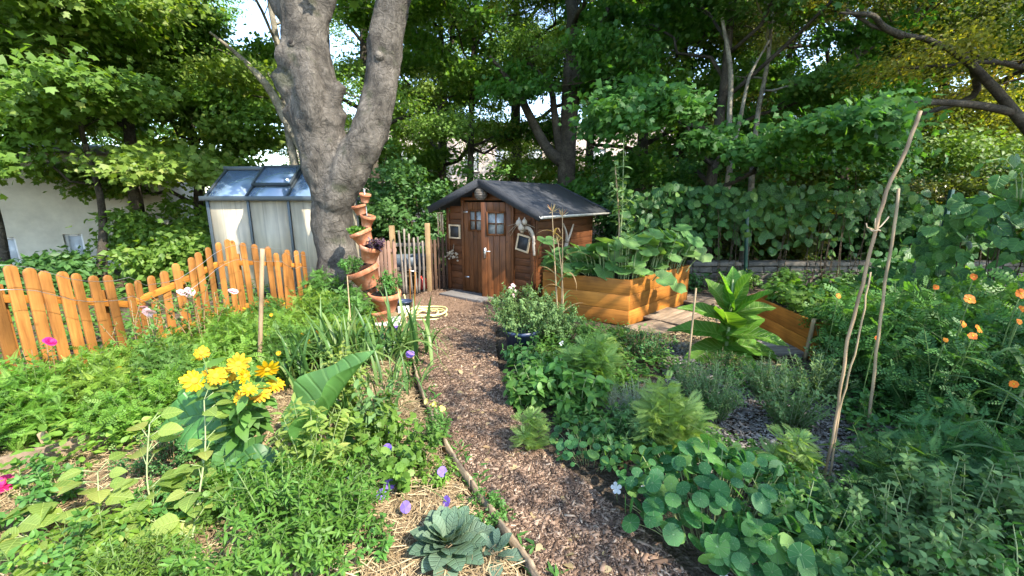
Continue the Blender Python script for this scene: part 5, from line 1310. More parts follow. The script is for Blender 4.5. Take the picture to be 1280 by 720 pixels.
PROTO = {}
def proto(key, parts): PROTO[key] = parts            # list of (part name, mesh, count name)
def plant(name, label, cat, p, key, rz=None, s=1.0, group=None, tilt=None):
    rz = random.uniform(0, 6.28) if rz is None else rz
    root = thing(name, label, cat, p, rz, group, s)
    if tilt: root.rotation_euler = (tilt[0], tilt[1], rz)
    for nm, me in PROTO[key]:
        o = bpy.data.objects.new(nm, me); COL.objects.link(o); o.parent = root
    return root
def make_herb(key, seed, n, h, spread, T, L, per, leafm, stemm='stem', sub=0, subL=.12, subper=6, width=1.0, out=.9, base_r=.06, stem_r=.004, droop=.05,
              pairs=False, taper=.35, flowers=None, t0=.12, hvar=.3, lean=.35, mainleaves=True, upn=.5, jit=0., subs=3):
    r = np.random.default_rng(seed); A = axes_set(r, n, h, spread, base_r, lean, hvar); s_ = MB(); l_ = MB()
    put_stems(s_, A, stem_r, stem_r * .4)
    if mainleaves: put_leaves(l_, r, A, per, T, L, width, out, t0, 1.0, droop, taper, upn, pairs, jit)
    if sub:
        B = branch_axes(r, A, sub, subL); put_stems(s_, B, stem_r * .5, stem_r * .25, subs, 4); put_leaves(l_, r, B, subper, T, L * .85, width, out, .2, 1.0, droop, taper, upn, pairs, jit)
    parts = [('stem', s_.mesh('stem', M[stemm], True)), ('foliage', l_.mesh('foliage', M[leafm]))]
    if flowers:
        fm, cnt, rad, npet, T2, wid, discm, lay = flowers
        for i in range(cnt):
            f = MB(); dsc = MB(); k = r.integers(0, n); p = A[2][k] + r.normal(0, .02, 3) + [0, 0, .03]
            flower_head(f, dsc if discm else None, p, nrm(np.array([.25, -.55, .7]) + r.normal(0, .35, 3)), rad * r.uniform(.8, 1.15), npet, T2, lay, .2, wid, r)
            parts.append(('flower', f.mesh('flower', M[fm])))
            if discm: parts.append(('flower_disc', dsc.mesh('flower_disc', M[discm])))
    proto(key, parts)

make_herb('marigold1', 101, 34, .52, .34, T_FERN, .12, 13, 'l_bright', sub=4, subL=.14, subper=6, base_r=.16)
make_herb('marigold2', 102, 30, .45, .36, T_PINN, .10, 13, 'l_bright', sub=4, subL=.13, subper=6, base_r=.16)
make_herb('marigold3', 103, 30, .5, .32, T_FERN, .11, 13, 'l_mid', sub=4, subL=.14, subper=6, base_r=.14, flowers=('p_yellow', 5, .022, 8, T_BROADPETAL, .6, 'disc_yellow', 1))
make_herb('weeds', 104, 26, .26, .26, T_OVATE, .055, 9, 'l_bright', sub=2, subL=.08, subper=5, base_r=.2)
make_herb('weeds2', 105, 26, .22, .26, T_OVATE, .05, 9, 'l_mid', sub=2, subL=.08, subper=5, base_r=.2)
make_herb('fineshrub', 106, 60, .42, .42, T_LANCE, .055, 20, 'l_fine', sub=6, subL=.13, subper=10, base_r=.12, width=1.2, out=.75)
make_herb('fernbush', 107, 26, .62, .34, T_FERN, .17, 12, 'l_mid', sub=2, subL=.14, subper=5, base_r=.12)
make_herb('oregano', 108, 54, .42, .30, T_OVATE, .032, 22, 'l_sage', sub=5, subL=.11, subper=8, base_r=.13, pairs=True, width=1.1)
make_herb('feather1', 109, 9, .62, .17, T_FEATHER, .20, 34, 'l_feather', base_r=.05, out=.75, taper=.45, upn=.1)
make_herb('feather2', 110, 5, .42, .13, T_FEATHER, .17, 26, 'l_feather', base_r=.04, out=.75, taper=.45, upn=.1)
make_herb('broad', 111, 16, .42, .26, T_OVATE, .13, 12, 'l_mid', 'palestem', sub=1, subL=.10, subper=5, base_r=.12, droop=.3, stem_r=.006)
make_herb('broad2', 112, 14, .36, .24, T_OVATE, .10, 12, 'l_dark', 'palestem', sub=1, subL=.10, subper=5, base_r=.12, droop=.3, stem_r=.005)
make_herb('silver', 113, 60, .34, .24, T_NEEDLE, .05, 26, 'l_grey', 'palestem', base_r=.08, out=.6, width=1.3)
make_herb('greybush', 114, 46, .46, .26, T_LANCE4, .04, 28, 'l_sage', 'palestem', sub=3, subL=.10, subper=9, base_r=.1, out=.8)
make_herb('lavender', 115, 44, .42, .26, T_LANCE4, .05, 26, 'l_sage', 'palestem', base_r=.08, out=.65, width=1.6)
make_herb('darkbush', 116, 44, .34, .32, T_OVATE, .028, 20, 'l_dark', 'brownstem', sub=5, subL=.1, subper=8, base_r=.1)
make_herb('cosmos1', 117, 26, 1.0, .44, T_PINN, .17, 16, 'l_mid', sub=4, subL=.28, subper=6, base_r=.16, stem_r=.006)
make_herb('cosmos2', 118, 26, .92, .46, T_PINN, .16, 16, 'l_dark', sub=4, subL=.28, subper=6, base_r=.16, stem_r=.006)
make_herb('mint', 119, 40, .5, .36, T_OVATE, .055, 18, 'l_sage', 'palestem', sub=2, subL=.09, subper=6, base_r=.2, pairs=True, width=1.15)
make_herb('mint2', 120, 34, .42, .36, T_OVATE, .05, 16, 'l_mid', 'palestem', sub=2, subL=.08, subper=6, base_r=.2, pairs=True, width=1.15)
make_herb('tansy', 121, 18, .5, .34, T_FERN, .22, 9, 'l_dark', base_r=.14, out=.85)
make_herb('geranium', 122, 30, .34, .32, T_GRAPE, .045, 7, 'l_fine', sub=1, subL=.1, subper=4, base_r=.14)
make_herb('potherb', 123, 26, .2, .14, T_OVATE, .035, 12, 'l_mid', base_r=.06, stem_r=.003, sub=2, subL=.06, subper=5)
make_herb('curlyherb', 124, 30, .10, .10, T_GRAPE, .028, 9, 'l_fine', base_r=.06, stem_r=.002)
make_herb('tallherb', 125, 24, .34, .16, T_OVATE, .045, 18, 'l_mid', base_r=.05, stem_r=.003, sub=3, subL=.09, subper=6)
make_herb('purpleherb', 126, 24, .14, .13, T_OVATE, .05, 12, 'l_purple', base_r=.05, stem_r=.003)
make_herb('strawberry', 127, 34, .26, .30, T_GRAPE, .055, 5, 'l_fine', sub=1, subL=.08, subper=4, base_r=.22)
make_herb('rose', 128, 9, 1.0, .3, T_OVATE, .05, 18, 'l_mid', 'brownstem', sub=3, subL=.2, subper=7, base_r=.06, stem_r=.006, flowers=('p_pink', 3, .045, 9, T_BROADPETAL, .7, None, 3))
make_herb('redrose', 129, 6, .95, .22, T_OVATE, .05, 16, 'l_mid', 'brownstem', sub=3, subL=.2, subper=6, base_r=.06, stem_r=.006, flowers=('p_magenta', 1, .042, 10, T_BROADPETAL, .75, None, 3))
make_herb('phlox', 130, 22, .7, .26, T_LANCE, .11, 20, 'l_pale', 'palestem', base_r=.1, pairs=True, width=1.5)
make_herb('stalky', 131, 6, .62, .22, T_LANCE, .14, 16, 'l_sage', 'brownstem', sub=1, subL=.16, subper=6, base_r=.05, width=1.6)

zb = lambda p: np.array([p[0], p[1], float(zbed(np.array(p[0]), np.array(p[1])))])
# ---- marigold hedge of the left bed
mg = [(-3.05, 1.55, 'marigold1', 'feathery marigold bush at the left frame edge below the plank'), (-2.55, 2.62, 'marigold2', 'bright feathery marigold bush just behind the little flat stake'),
      (-3.0, 2.75, 'marigold1', 'bright feathery marigold bush in front of the leftmost pickets'), (-2.75, 3.15, 'marigold3', 'marigold bush with small yellow blooms before the left pickets'),
      (-2.25, 3.05, 'marigold2', 'marigold bush directly behind the blue-green giant leaf'), (-3.12, 3.45, 'marigold2', 'marigold bush touching the third picket group from the left'),
      (-2.6, 3.65, 'marigold1', 'marigold bush in the middle of the bed before the dip in the fence'), (-2.05, 3.6, 'marigold3', 'marigold bush with yellow dots left of the round stake'),
      (-3.05, 4.1, 'marigold1', 'marigold bush under the pale pink roses'), (-2.5, 4.25, 'marigold2', 'yellow-green marigold bush before the rising part of the fence'),
      (-2.9, 4.75, 'marigold3', 'marigold bush at the foot of the tallest pickets'), (-2.3, 4.8, 'marigold1', 'marigold bush right of centre before the tallest pickets'),
      (-1.8, 4.1, 'marigold2', 'marigold bush just right of the round stake'), (-3.3, 2.25, 'marigold3', 'marigold bush in the lower left corner of the fence'), (-3.22, 2.55, 'marigold1', 'marigold bush under the deep red rose at the left pickets'), (-3.38, 3.0, 'marigold2', 'marigold bush pressed to the pickets right of the deep red rose')]
for x, y, k, lab in mg: plant('marigold', lab, 'marigold', zb((x, y)), k, None, random.uniform(.92, 1.12), 'marigolds massed along the orange fence')
plant('fern_bush', 'ferny green bush between the fence end and the great trunk', 'fern', zb((-2.45, 5.35)), 'fernbush', None, 1.15)
plant('fern_bush', 'ferny bush right of the round stake before the trunk foot', 'fern', zb((-1.95, 4.75)), 'fernbush', None, .95)
plant('rose_bush', 'rose bush with pale pink blooms over the dip in the fence', 'rose', zb((-3.05, 3.9)), 'rose', 1.0, 1.05)
plant('rose_bush', 'rose bush with pale pink blooms left of the fence dip', 'rose', zb((-3.1, 3.3)), 'rose', 3.0, .95)
plant('rose_bush', 'rose stem with one deep red bloom at the left picket', 'rose', zb((-3.42, 2.85)), 'redrose', .5, .80)
# magenta zinnia at the left frame edge
def zinnia():
    f = MB(); flower_head(f, None, np.array([0, 0, .30]), (.2, -.3, .8), .06, 14, T_BROADPETAL, 3, .1, .55); s_ = MB(); s_.tube([(0, 0, 0), (.02, 0, .15), (0, 0, .3)], [.005, .004, .004], 6)
    l_ = MB(); A = (np.zeros((1, 3)), np.array([[.02, 0, .15]]), np.array([[0, 0, .3]])); put_leaves(l_, rng, A, 8, T_OVATE, .12, 1.0, .9)
    proto('zinnia', [('stem', s_.mesh('stem', M['stem'])), ('foliage', l_.mesh('foliage', M['l_dark'])), ('flower', f.mesh('flower', M['p_magenta']))])
zinnia(); plant('zinnia', 'magenta bloom at the very left frame edge above the straw', 'flower', D(4, 606, 2.0) - [0, 0, .3] , 'zinnia', 0, 1.0)

# ---- yellow coneflowers
def coneflower():
    r = np.random.default_rng(5); o0 = zb((-1.66, 2.32)); root = thing('coneflower', 'tall plant crowned with a cluster of shaggy yellow flowers', 'flower', o0)
    heads = [(252, 441, 2.3), (262, 464, 2.32), (243, 476, 2.2), (298, 455, 2.25), (306, 470, 2.15), (289, 466, 2.3), (311, 487, 2.05), (301, 497, 2.1), (334, 461, 2.3), (344, 480, 2.3), (325, 492, 2.2), (270, 470, 2.2)]
    s_ = MB(); l_ = MB(); B, Mi, E = [], [], []
    for px, py, d in heads:
        p = D(px, py, d) - o0; b = np.array([r.normal(0, .05), r.normal(0, .05), 0]); m_ = b * .5 + p * .5 + [0, 0, .12]
        B.append(b); Mi.append(m_); E.append(p)
    A = (np.array(B), np.array(Mi), np.array(E)); put_stems(s_, A, .006, .003, 6, 7); put_leaves(l_, r, A, 15, T_LANCE, .15, 2.0, .9, .1, .92, .15)
    s_.build('stem', M['stem'], root, smooth=True); l_.build('foliage', M['l_mid'], root)
    for p in E:
        f = MB(); dsc = MB(); flower_head(f, dsc, p, nrm(np.array([.4, -.6, .55]) + r.normal(0, .35, 3)), .060 * r.uniform(.75, 1.2), int(r.integers(10, 15)), T_PETAL, 2, r.uniform(-.45, .15), .44, r, .28)
        o = f.build('flower', M['p_yellow'], root); dsc.build('flower_disc', M['disc_yellow'], o)
coneflower()

# ---- giant-leaved plant (arrow shaped leaves)
def big_blade(outline_w, n=14, cols=9, L=1.0, fold=.25, droop=.3, wave=.03, side=0.0):
    """broad blade with waved margin; returns template"""
    v, uv, f = [], [], []
    for i in range(n):
        t = i / (n - 1); wd = outline_w(t)
        for j in range(cols):
            c = j / (cols - 1) * 2 - 1; z = fold * wd * abs(c) ** 1.3 - droop * t * t + wave * math.sin(t * 17 + (3 if c > 0 else 0)) * abs(c) ** 2 + side * c * wd
            back = -.16 * abs(c) ** 1.5 * (1 - t) ** 2
            v.append((c * wd, t + back, z)); uv.append((.5 + c * .5 * min(1, wd * 2.0), t))
    for i in range(n - 1):
        for j in range(cols - 1): a = i * cols + j; f.append((a, a + 1, a + cols + 1, a + cols))
    return _pack(v, f, uv)
W_ARUM = lambda t: .42 * (math.sin(PI * min(1, t * .98 + .10)) ** .75) * (1 - .55 * t) * 1.35 + .004
def giant():
    o0 = zb((-1.42, 2.22)); root = thing('giant_leaf_plant', 'giant-leaved plant with thick stalks and arrow-shaped blades beside the yellow flowers', 'plant', o0)
    TA = big_blade(W_ARUM, 22, 11, fold=.12, droop=.42, wave=.05); TB = big_blade(W_ARUM, 22, 11, fold=.75, droop=.28, wave=.045); TC = big_blade(W_ARUM, 22, 11, fold=.25, droop=.38, wave=.045)
    spec = [ # petiole top pixel/depth, blade direction, up, size, template
        (D(292, 512, 2.35), (-.92, -.25, -.02), (.15, -.75, .65), .52, TA, .95), (D(245, 492, 2.45), (-.7, .4, .05), (-.1, -.75, .65), .38, TA, 1.0), (D(272, 515, 2.5), (.55, -.2, .12), (0, -.5, .9), .40, TC, .9),
        (D(398, 545, 2.2), (.30, .25, .85), (-.75, -.45, .25), .60, TB, .85), (D(408, 560, 2.35), (.6, -.3, .0), (.1, -.7, .7), .30, TC, .9), (D(345, 585, 2.1), (.75, -.15, .28), (-.2, -.5, .8), .34, TC, .55),
        (D(338, 590, 2.05), (-.85, -.35, -.02), (.2, -.5, .8), .36, TC, 1.0), (D(318, 545, 2.25), (-.3, -.5, -.1), (0, -.4, .9), .30, TC, .9)]
    for p, d, u, L, T, wd in spec:
        p = p - o0; st_ = MB(); b = np.array([rng.normal(0, .03), rng.normal(0, .03), 0]); st_.tube(bez(b, b * .4 + p * .6 + [0, 0, .03], p, 8), np.linspace(.020, .009, 8), 8)
        q = st_.build('leaf_stalk', M['brownstem'], root, smooth=True); l_ = MB(); l_.leaves(T, p[None], np.array([d], float), np.array([u], float), L, wd); l_.build('leaf', M['l_giant'], q, smooth=True)
giant()

# ---- strap-leaved clumps
def strap_T(L=1.0, w_=.035, bend=.5, n=9):
    v, f, uv = [], [], []
    for i in range(n):
        t = i / (n - 1); a = bend * t * t; y = t * math.cos(a * .9); z = -t * math.sin(a * .9) * .9; wd = w_ * (1 - t ** 2.2) * (.6 + .4 * min(1, t * 5)) + .001
        v += [(-wd, y, z + wd * .5), (0, y, z), (wd, y, z + wd * .5)]; uv += [(0, t), (.5, t), (1, t)]
    for i in range(n - 1):
        a = i * 3; f += [(a, a + 1, a + 4, a + 3), (a + 1, a + 2, a + 5, a + 4)]
    return _pack(v, f, uv)
ST = [strap_T(bend=b, w_=w_) for b, w_ in ((.25, .032), (.7, .03), (1.25, .028))]
def strap(name, label, cat, p, n, L, rad, seed, mat='l_strap'):
    r = np.random.default_rng(seed); root = thing(name, label, cat, p); m_ = MB()
    for k, T in enumerate(ST):
        c = n // 3; a = r.uniform(0, 6.28, c); b = np.stack([r.normal(0, rad, c), r.normal(0, rad, c), np.zeros(c)], 1)
        d = np.stack([np.cos(a) * (.15 + .22 * k), np.sin(a) * (.15 + .22 * k), np.ones(c)], 1) + r.normal(0, .08, (c, 3)); u = np.stack([-np.cos(a), -np.sin(a), np.full(c, .2)], 1)
        m_.leaves(T, b, d, u, L * r.uniform(.65, 1.1, c), r.uniform(.8, 1.2, c))
    m_.build('foliage', M[mat], root, smooth=True); return root
strap('daylily_clump', 'daylily clump of arching strap leaves behind the giant leaf', 'daylily', zb((-1.55, 3.7)), 70, .72, .14, 1)
strap('daylily_clump', 'dark strap-leaved daylily clump before the stone block', 'daylily', zb((-1.22, 4.05)), 72, .68, .15, 2)
strap('daylily_clump', 'strap-leaved clump with pale blades left of the giant folded leaf', 'daylily', zb((-1.85, 3.35)), 45, .6, .1, 3)
strap('daylily_clump', 'low strap-leaved clump beside the path edging by the hose end', 'daylily', zb((-1.2, 4.45)), 40, .45, .12, 4)
strap('daylily_clump', 'small strap-leaved tuft in front of the folded giant leaf', 'daylily', zb((-1.05, 2.75)), 33, .42, .10, 5)
strap('daylily_clump', 'strap leaves along the path just above the yellow snapdragon', 'daylily', zb((-1.02, 3.3)), 33, .40, .12, 6)
for i, (px, py, k, lab) in enumerate([(478, 520, 'stalky', 'stalky grey-green plant with drooping narrow leaves beside the path edging'), (430, 500, 'phlox', 'leafy upright stems right of the folded giant leaf'), (395, 590, 'phlox', 'leafy upright stems under the folded giant leaf')]):
    plant('perennial', lab, 'plant', zb(G(px, py + 22, .07)), k, None, .85)
# ---- lower left: fine shrub, rosette, violets, snapdragon, vine with round leaves
plant('fine_leaved_bush', 'dense fine-leaved bright green bush in the bottom foreground', 'bush', zb((-.98, 1.58)), 'fineshrub', 0, 1.05)
plant('fine_leaved_bush', 'smaller fine-leaved bush at the bottom left of the dense one', 'bush', zb((-1.42, 1.28)), 'fineshrub', 2, .72)
def rosette(name, label, p, n, L, mat, seed, wd=.95):
    r = np.random.default_rng(seed); root = thing(name, label, 'plant', p); m_ = MB(); i = np.arange(n); a = i * 2.39996; e = .25 + 1.1 * (i / n)
    T = T_leaf([(0, .05), (.12, .14), (.35, .24), (.6, .28), (.72, .27), (.85, .2), (.95, .1), (1, .03)], .22, .22, .012)
    d = np.stack([np.cos(a) * np.cos(e), np.sin(a) * np.cos(e), np.sin(e)], 1); u = np.stack([-np.cos(a) * np.sin(e), -np.sin(a) * np.sin(e), np.cos(e)], 1)
    m_.leaves(T, np.stack([np.cos(a) * .02, np.sin(a) * .02, .02 + .06 * i / n], 1), d, u, L * (1 - .5 * i / n) * r.uniform(.85, 1.15, n), wd); m_.build('leaf_rosette', M[mat], root, smooth=True); return root
rosette('mullein', 'felted grey-green leaf rosette beside the path in the bottom foreground', zb((-.29, 1.61)), 48, .19, 'l_greygreen', 3)
rosette('mullein', 'small felted grey-green rosette right beside the large one', zb((-.08, 1.60)) , 12, .12, 'l_greygreen', 4)
def violets():
    r = np.random.default_rng(9); o0 = zb(G(492, 598, .07)); root = plant('cranesbill', 'sprawling cranesbill with violet flowers between the bush and the path', 'flower', o0, 'geranium', 0, 1.0)
    for px, py, d in [(484, 561, 2.35), (486, 596, 2.2), (487, 606, 2.15), (477, 617, 2.05), (507, 634, 1.95), (440, 594, 2.1), (553, 590, 2.25), (558, 627, 2.05), (488, 536, 2.6)]:
        p = D(px, py, d * .92) - o0; f = MB(); flower_head(f, None, p, (r.normal(.1, .3), -.7, .6), .027, 5, T_BROADPETAL, 1, .15, .85, r); f.build('flower', M['p_violet'], root)
        s_ = MB(); b = p * .35; b[2] = 0; s_.tube(bez(b, (b + p) / 2 + [0, 0, .08], p, 6), .0022, 5); s_.build('flower_stalk', M['stem'], root)
violets()
plant('cranesbill', 'leafy cranesbill without blooms left of the path edging', 'plant', zb(G(455, 560, .07)), 'geranium', 1, 1.1)
for i, (px, py) in enumerate([(513, 443), (496, 412)]):
    o0 = zb(G(px, py + 12, .07)); root = thing('cranesbill', ['lone violet bloom on the path edge below the hose', 'lone violet bloom beside the stone block'][i], 'flower', o0); f = MB(); flower_head(f, None, np.array([0, 0, .16]), (.2, -.6, .7), .04, 5, T_BROADPETAL, 1, .2, .85); f.build('flower', M['p_violet'], root)
    s_ = MB(); s_.tube([(0, 0, 0), (.01, 0, .16)], .003, 5); s_.build('flower_stalk', M['stem'], root); l_ = MB(); l_.leaves(T_OVATE, rng.normal(0, .03, (12, 3)) * [1, 1, .3] + [0, 0, .05], rng.normal(0, 1, (12, 3)), np.tile([0, 0, 1.], (12, 1)), .07); l_.build('foliage', M['l_mid'], root)
def snapdragon():
    r = np.random.default_rng(4); o0 = zb(G(538, 552, .05)); make_herb('snap', 132, 20, .32, .14, T_LANCE, .05, 20, 'l_mid', base_r=.08, width=1.3); root = plant('snapdragon', 'small snapdragon clump with lemon blooms leaning over the path edging', 'flower', o0, 'snap', 0, 1.0)
    for i in range(16):
        p = D(r.uniform(528, 555), r.uniform(500, 530), 3.0 + r.uniform(-.1, .1)) - o0; f = MB(); flower_head(f, None, p, (r.normal(.1, .5), -.6, .6), .025, 5, T_BROADPETAL, 1, .7, .8, r); f.build('flower', M['p_lemon'], root)
snapdragon()
def squash_vine():
    r = np.random.default_rng(12); o0 = G(150, 735, .06); root = thing('bean_vine', 'pale sprawling vine with rounded yellow-green leaves in the bottom left corner', 'vine', o0); s_ = MB(); l_ = MB()
    for pts in [[(190, 735, 1.5), (130, 670, 1.7), (80, 640, 1.75), (45, 625, 1.8)], [(160, 735, 1.45), (150, 690, 1.6), (125, 655, 1.7), (122, 590, 1.85)], [(190, 730, 1.5), (175, 660, 1.7), (200, 610, 1.9), (235, 600, 2.0)], [(120, 740, 1.4), (60, 690, 1.55), (20, 660, 1.65)], [(215, 735, 1.45), (182, 600, 1.9), (187, 530, 1.95)], [(230, 740, 1.45), (258, 560, 2.0), (255, 500, 2.1)]]:
        q = smoothpath([D(*p) - o0 for p in pts], 14); q[:, 2] = np.maximum(q[:, 2], .0); s_.tube(q, np.linspace(.006, .003, 14), 6)
        for u in range(3, 14):
            for k in range(2): a = r.uniform(0, 6.28); d = np.array([math.cos(a), math.sin(a), .15]); p2 = q[u] + d * .05 + [0, 0, .03]; s_.tube([q[u], p2], .0022, 4); l_.leaves(T_OVATE, p2[None], d[None], np.array([[r.normal(0, .35), r.normal(0, .35) - .2, 1]]), r.uniform(.07, .125), 1.45)
    s_.build('stem', M['palestem'], root, smooth=True); l_.build('foliage', M['l_pale'], root)
squash_vine()
for i, (px, py, k, s_, lab) in enumerate([(60, 735, 'weeds2', 1.1, 'leafy low plant with white blossoms in the bottom left corner'), (120, 700, 'weeds', .9, 'low leafy weed patch under the pale vine'), (15, 650, 'weeds2', 1.2, 'low dark weed patch below the magenta bloom'), (230, 640, 'weeds2', .9, 'low leafy patch left of the dense fine-leaved bush'), (300, 640, 'geranium', .8, 'low lobed-leaf patch below the giant leaves'), (600, 640, 'weeds2', .6, 'small weed tuft against the path edging beside the mullein'), (440, 700, 'weeds2', .8, 'small weed tuft between dense bush and mullein'), (215, 585, 'darkbush', .8, 'dark twiggy bush in the shade of the giant leaf'), (280, 600, 'weeds2', .9, 'low patch of leaves at the foot of the giant stalks'), (545, 600, 'weeds', .55, 'thin pale weed tuft among straw by the edging'), (415, 610, 'weeds', .7, 'pale weed tuft behind the dense fine-leaved bush')]):
    plant('ground_herb', lab, 'plant', zb(G(px, py, .07)), k, None, s_, 'low herbs in the left bed')

# ---- right of the path
plant_p = G(652, 448); root = thing('plant_pot', 'dark blue-black plant pot at the path edge filled with oregano', 'flower pot', plant_p); mb = MB()
mb.lathe([(0, 0), (.14, 0), (.175, .30), (.19, .30), (.19, .335), (.175, .335), (.165, .29), (0, .28)], 26); mb.build('pot_body', M['bluegrey'], root, smooth=True)
plant('oregano', 'bushy oregano growing in the dark plant pot', 'herb', plant_p + [0, 0, .25], 'oregano', 0, 1.4)
plant('oregano', 'bushy oregano on the ground right behind the dark pot', 'herb', G(696, 428), 'oregano', 2, 1.25)
plant('phlox', 'slender phlox with a pink tip before the shed door', 'flower', G(640, 425) + [0, .2, .0], 'tallherb', 0, 1.3)
f = MB(); 
root = bpy.context.scene.objects['phlox']
for i in range(5): flower_head(f, None, np.array([rng.normal(0, .02), rng.normal(0, .02), .40 + .02 * i]), (rng.normal(0, .5), -.5, .6), .022, 5, T_BROADPETAL, 1, .2, .8)
f.build('flower', M['p_pink'], root)
RP = [(655, 462, 'broad2', 1.0, 'petunia', 'petunia clump with a white bloom beside the dark pot'), (690, 500, 'broad', 1.0, 'broad_leaf_herb', 'tall broad-leaved herb with pale stems at the middle of the path'), (660, 505, 'broad', .9, 'broad_leaf_herb', 'broad-leaved herb leaning over the path left of the tallest one'), (725, 520, 'broad', .95, 'broad_leaf_herb', 'pale-tipped broad-leaved herb in front of the feathery cosmos'),
      (735, 490, 'feather1', 1.05, 'feathery_cosmos', 'feathery cosmos sapling right of the dark pot'), (835, 570, 'feather1', 1.0, 'feathery_cosmos', 'pale feathery cosmos glowing above the round nasturtium leaves'), (665, 565, 'feather2', .75, 'feathery_cosmos', 'small feathery cosmos hanging over the path edge'), (760, 470, 'feather2', 1.0, 'feathery_cosmos', 'feathery cosmos at the left of the sunlit bed corner'), (985, 610, 'feather2', .9, 'feathery_cosmos', 'feathery cosmos among the grey chips right of the nasturtium'),
      (795, 525, 'silver', 1.0, 'curry_plant', 'silver-grey needle-leaved curry plant in the middle of the bed'), (765, 520, 'silver', .8, 'curry_plant', 'smaller silver-grey plant tucked left of the curry plant'), (800, 560, 'oregano', .8, 'oregano', 'pale oregano mound in front of the silver curry plant'), (760, 560, 'broad2', .8, 'broad_leaf_herb', 'dark broad-leaved herb above the first nasturtium leaves'),
      (800, 450, 'darkbush', 1.15, 'small_bush', 'dark twiggy bush at the foot of the sunlit bed corner'), (730, 440, 'tallherb', 1.1, 'tall_herb', 'upright leafy herb against the shaded bed planks'), (765, 445, 'fernbush', .6, 'fern_bush', 'ferny tuft against the right end of the shaded planks'), (695, 460, 'weeds2', 1.2, 'ground_herb', 'mixed low leaves before the ground oregano'), (760, 490, 'weeds', 1.0, 'ground_herb', 'mixed low leaves between feathery cosmos and curry plant'),
      (890, 520, 'greybush', 1.0, 'heather_bush', 'thin-leaved grey-green bush left of the short cane'), (860, 500, 'greybush', .8, 'heather_bush', 'thin-leaved bush behind the glowing cosmos'), (985, 535, 'lavender', 1.1, 'lavender', 'grey lavender bush in the middle of the chip clearing'), (1015, 500, 'lavender', 1.1, 'lavender', 'grey lavender bush by the stubby split stake'), (960, 500, 'greybush', .9, 'heather_bush', 'grey-green bush in front of the grooved deck tile'), (930, 480, 'weeds2', .9, 'ground_herb', 'low leaves round the tobacco plant foot'),
      (905, 470, 'darkbush', .8, 'small_bush', 'dark low bush left of the tobacco plant foot'), (1040, 480, 'lavender', 1.0, 'lavender', 'grey lavender bush behind the crooked stick'), (925, 580, 'weeds2', .8, 'ground_herb', 'low weeds on the chips above the nasturtium'), (1015, 650, 'mint2', .75, 'mint', 'low mint patch right of the nasturtium by the crooked stick'), (1000, 710, 'mint2', .9, 'mint', 'low mint patch at the bottom edge right of the nasturtium')]
for px, py, k, s_, nm, lab in RP: plant(nm, lab, nm.replace('_', ' ').split()[-1] if nm != 'curry_plant' else 'curry plant', G(px, py), k, None, s_)
# nasturtium
def nasturtium(label, spots, seed, p0, rng_n, size):
    r = np.random.default_rng(seed); root = thing('nasturtium', label, 'nasturtium', p0); s_ = MB(); l_ = MB(); n = rng_n
    cx = r.uniform(-1, 1, n); cy_ = r.uniform(-1, 1, n); ok = cx ** 2 + cy_ ** 2 < 1; cx, cy_ = cx[ok] * spots[0], cy_[ok] * spots[1]
    h = spots[2] * (1 - .55 * ((cx / spots[0]) ** 2 + (cy_ / spots[1]) ** 2)) * r.uniform(.45, 1.1, len(cx)) + .03
    p = np.stack([cx, cy_, h], 1); u = nrm(np.stack([cx * .6 / spots[0] + r.normal(.1, .25, len(cx)), cy_ * .5 / spots[1] + r.normal(-.25, .25, len(cx)), np.ones(len(cx))], 1))
    l_.leaves(T_ROUND, p, r.normal(0, 1, (len(cx), 3)), u, size * np.clip(r.lognormal(-.1, .28, len(cx)), .4, 1.2), r.uniform(.88, 1.1, len(cx)))
    for q in p[::2]: b = q * [.6, .6, 0]; s_.tube(bez(b, (b + q) / 2 + [0, 0, .03], q, 5), .0025, 4, cap=False)
    s_.build('stem', M['palestem'], root); l_.build('foliage', M['l_nast'], root, smooth=True); return root
n1 = nasturtium('large nasturtium mound of round leaves in the bottom foreground right of the path', (.50, .42, .36), 1, (1.05, 1.85, 0), 430, .078)
nasturtium('small nasturtium trail of little round leaves touching the path', (.26, .28, .18), 2, (.52, 2.45, 0), 150, .05)
nasturtium('nasturtium tongue spreading to the bottom frame edge beside the chips', (.32, .3, .26), 3, (1.2, 1.45, 0), 170, .08)
def white_blooms():
    for i, (px, py, y, lab) in enumerate([(770, 610, 2.0, 'white bloom at the left rim of the nasturtium mound'), (806, 603, 2.05, 'white bloom upper middle of the nasturtium mound'), (842, 600, 2.1, 'white bloom tucked between nasturtium leaves'), (935, 592, 2.1, 'white bloom right of the nasturtium mound'), (650, 458, 3.95, 'pair of white petunia blooms beside the dark pot'), (703, 430, 4.2, 'white bloom right of the dark pot'), (694, 592, 2.4, 'small white bloom hanging over the path'), (903, 716, 1.55, 'white bloom at the bottom edge among nasturtium leaves'), (30, 685, 1.7, 'white bloom in the bottom left corner')]):
        p = D(px, py, y); root = thing('white_flower', lab, 'flower', [p[0], p[1], 0], group='white blooms among the leaves'); f = MB()
        for k in range(2 if i == 4 else 1): flower_head(f, None, np.array([.05 * k, 0, p[2]]), (rng.normal(0, .3), -.75, .55), .032 if i < 6 else .026, 5, T_BROADPETAL, 1, .3, .52)
        f.build('flower', M['p_white'], root); s_ = MB(); s_.tube([(.02, .03, 0), (.01, .02, p[2] * .6), (0, 0, p[2])], .003, 5); s_.build('flower_stalk', M['palestem'], root)
white_blooms()
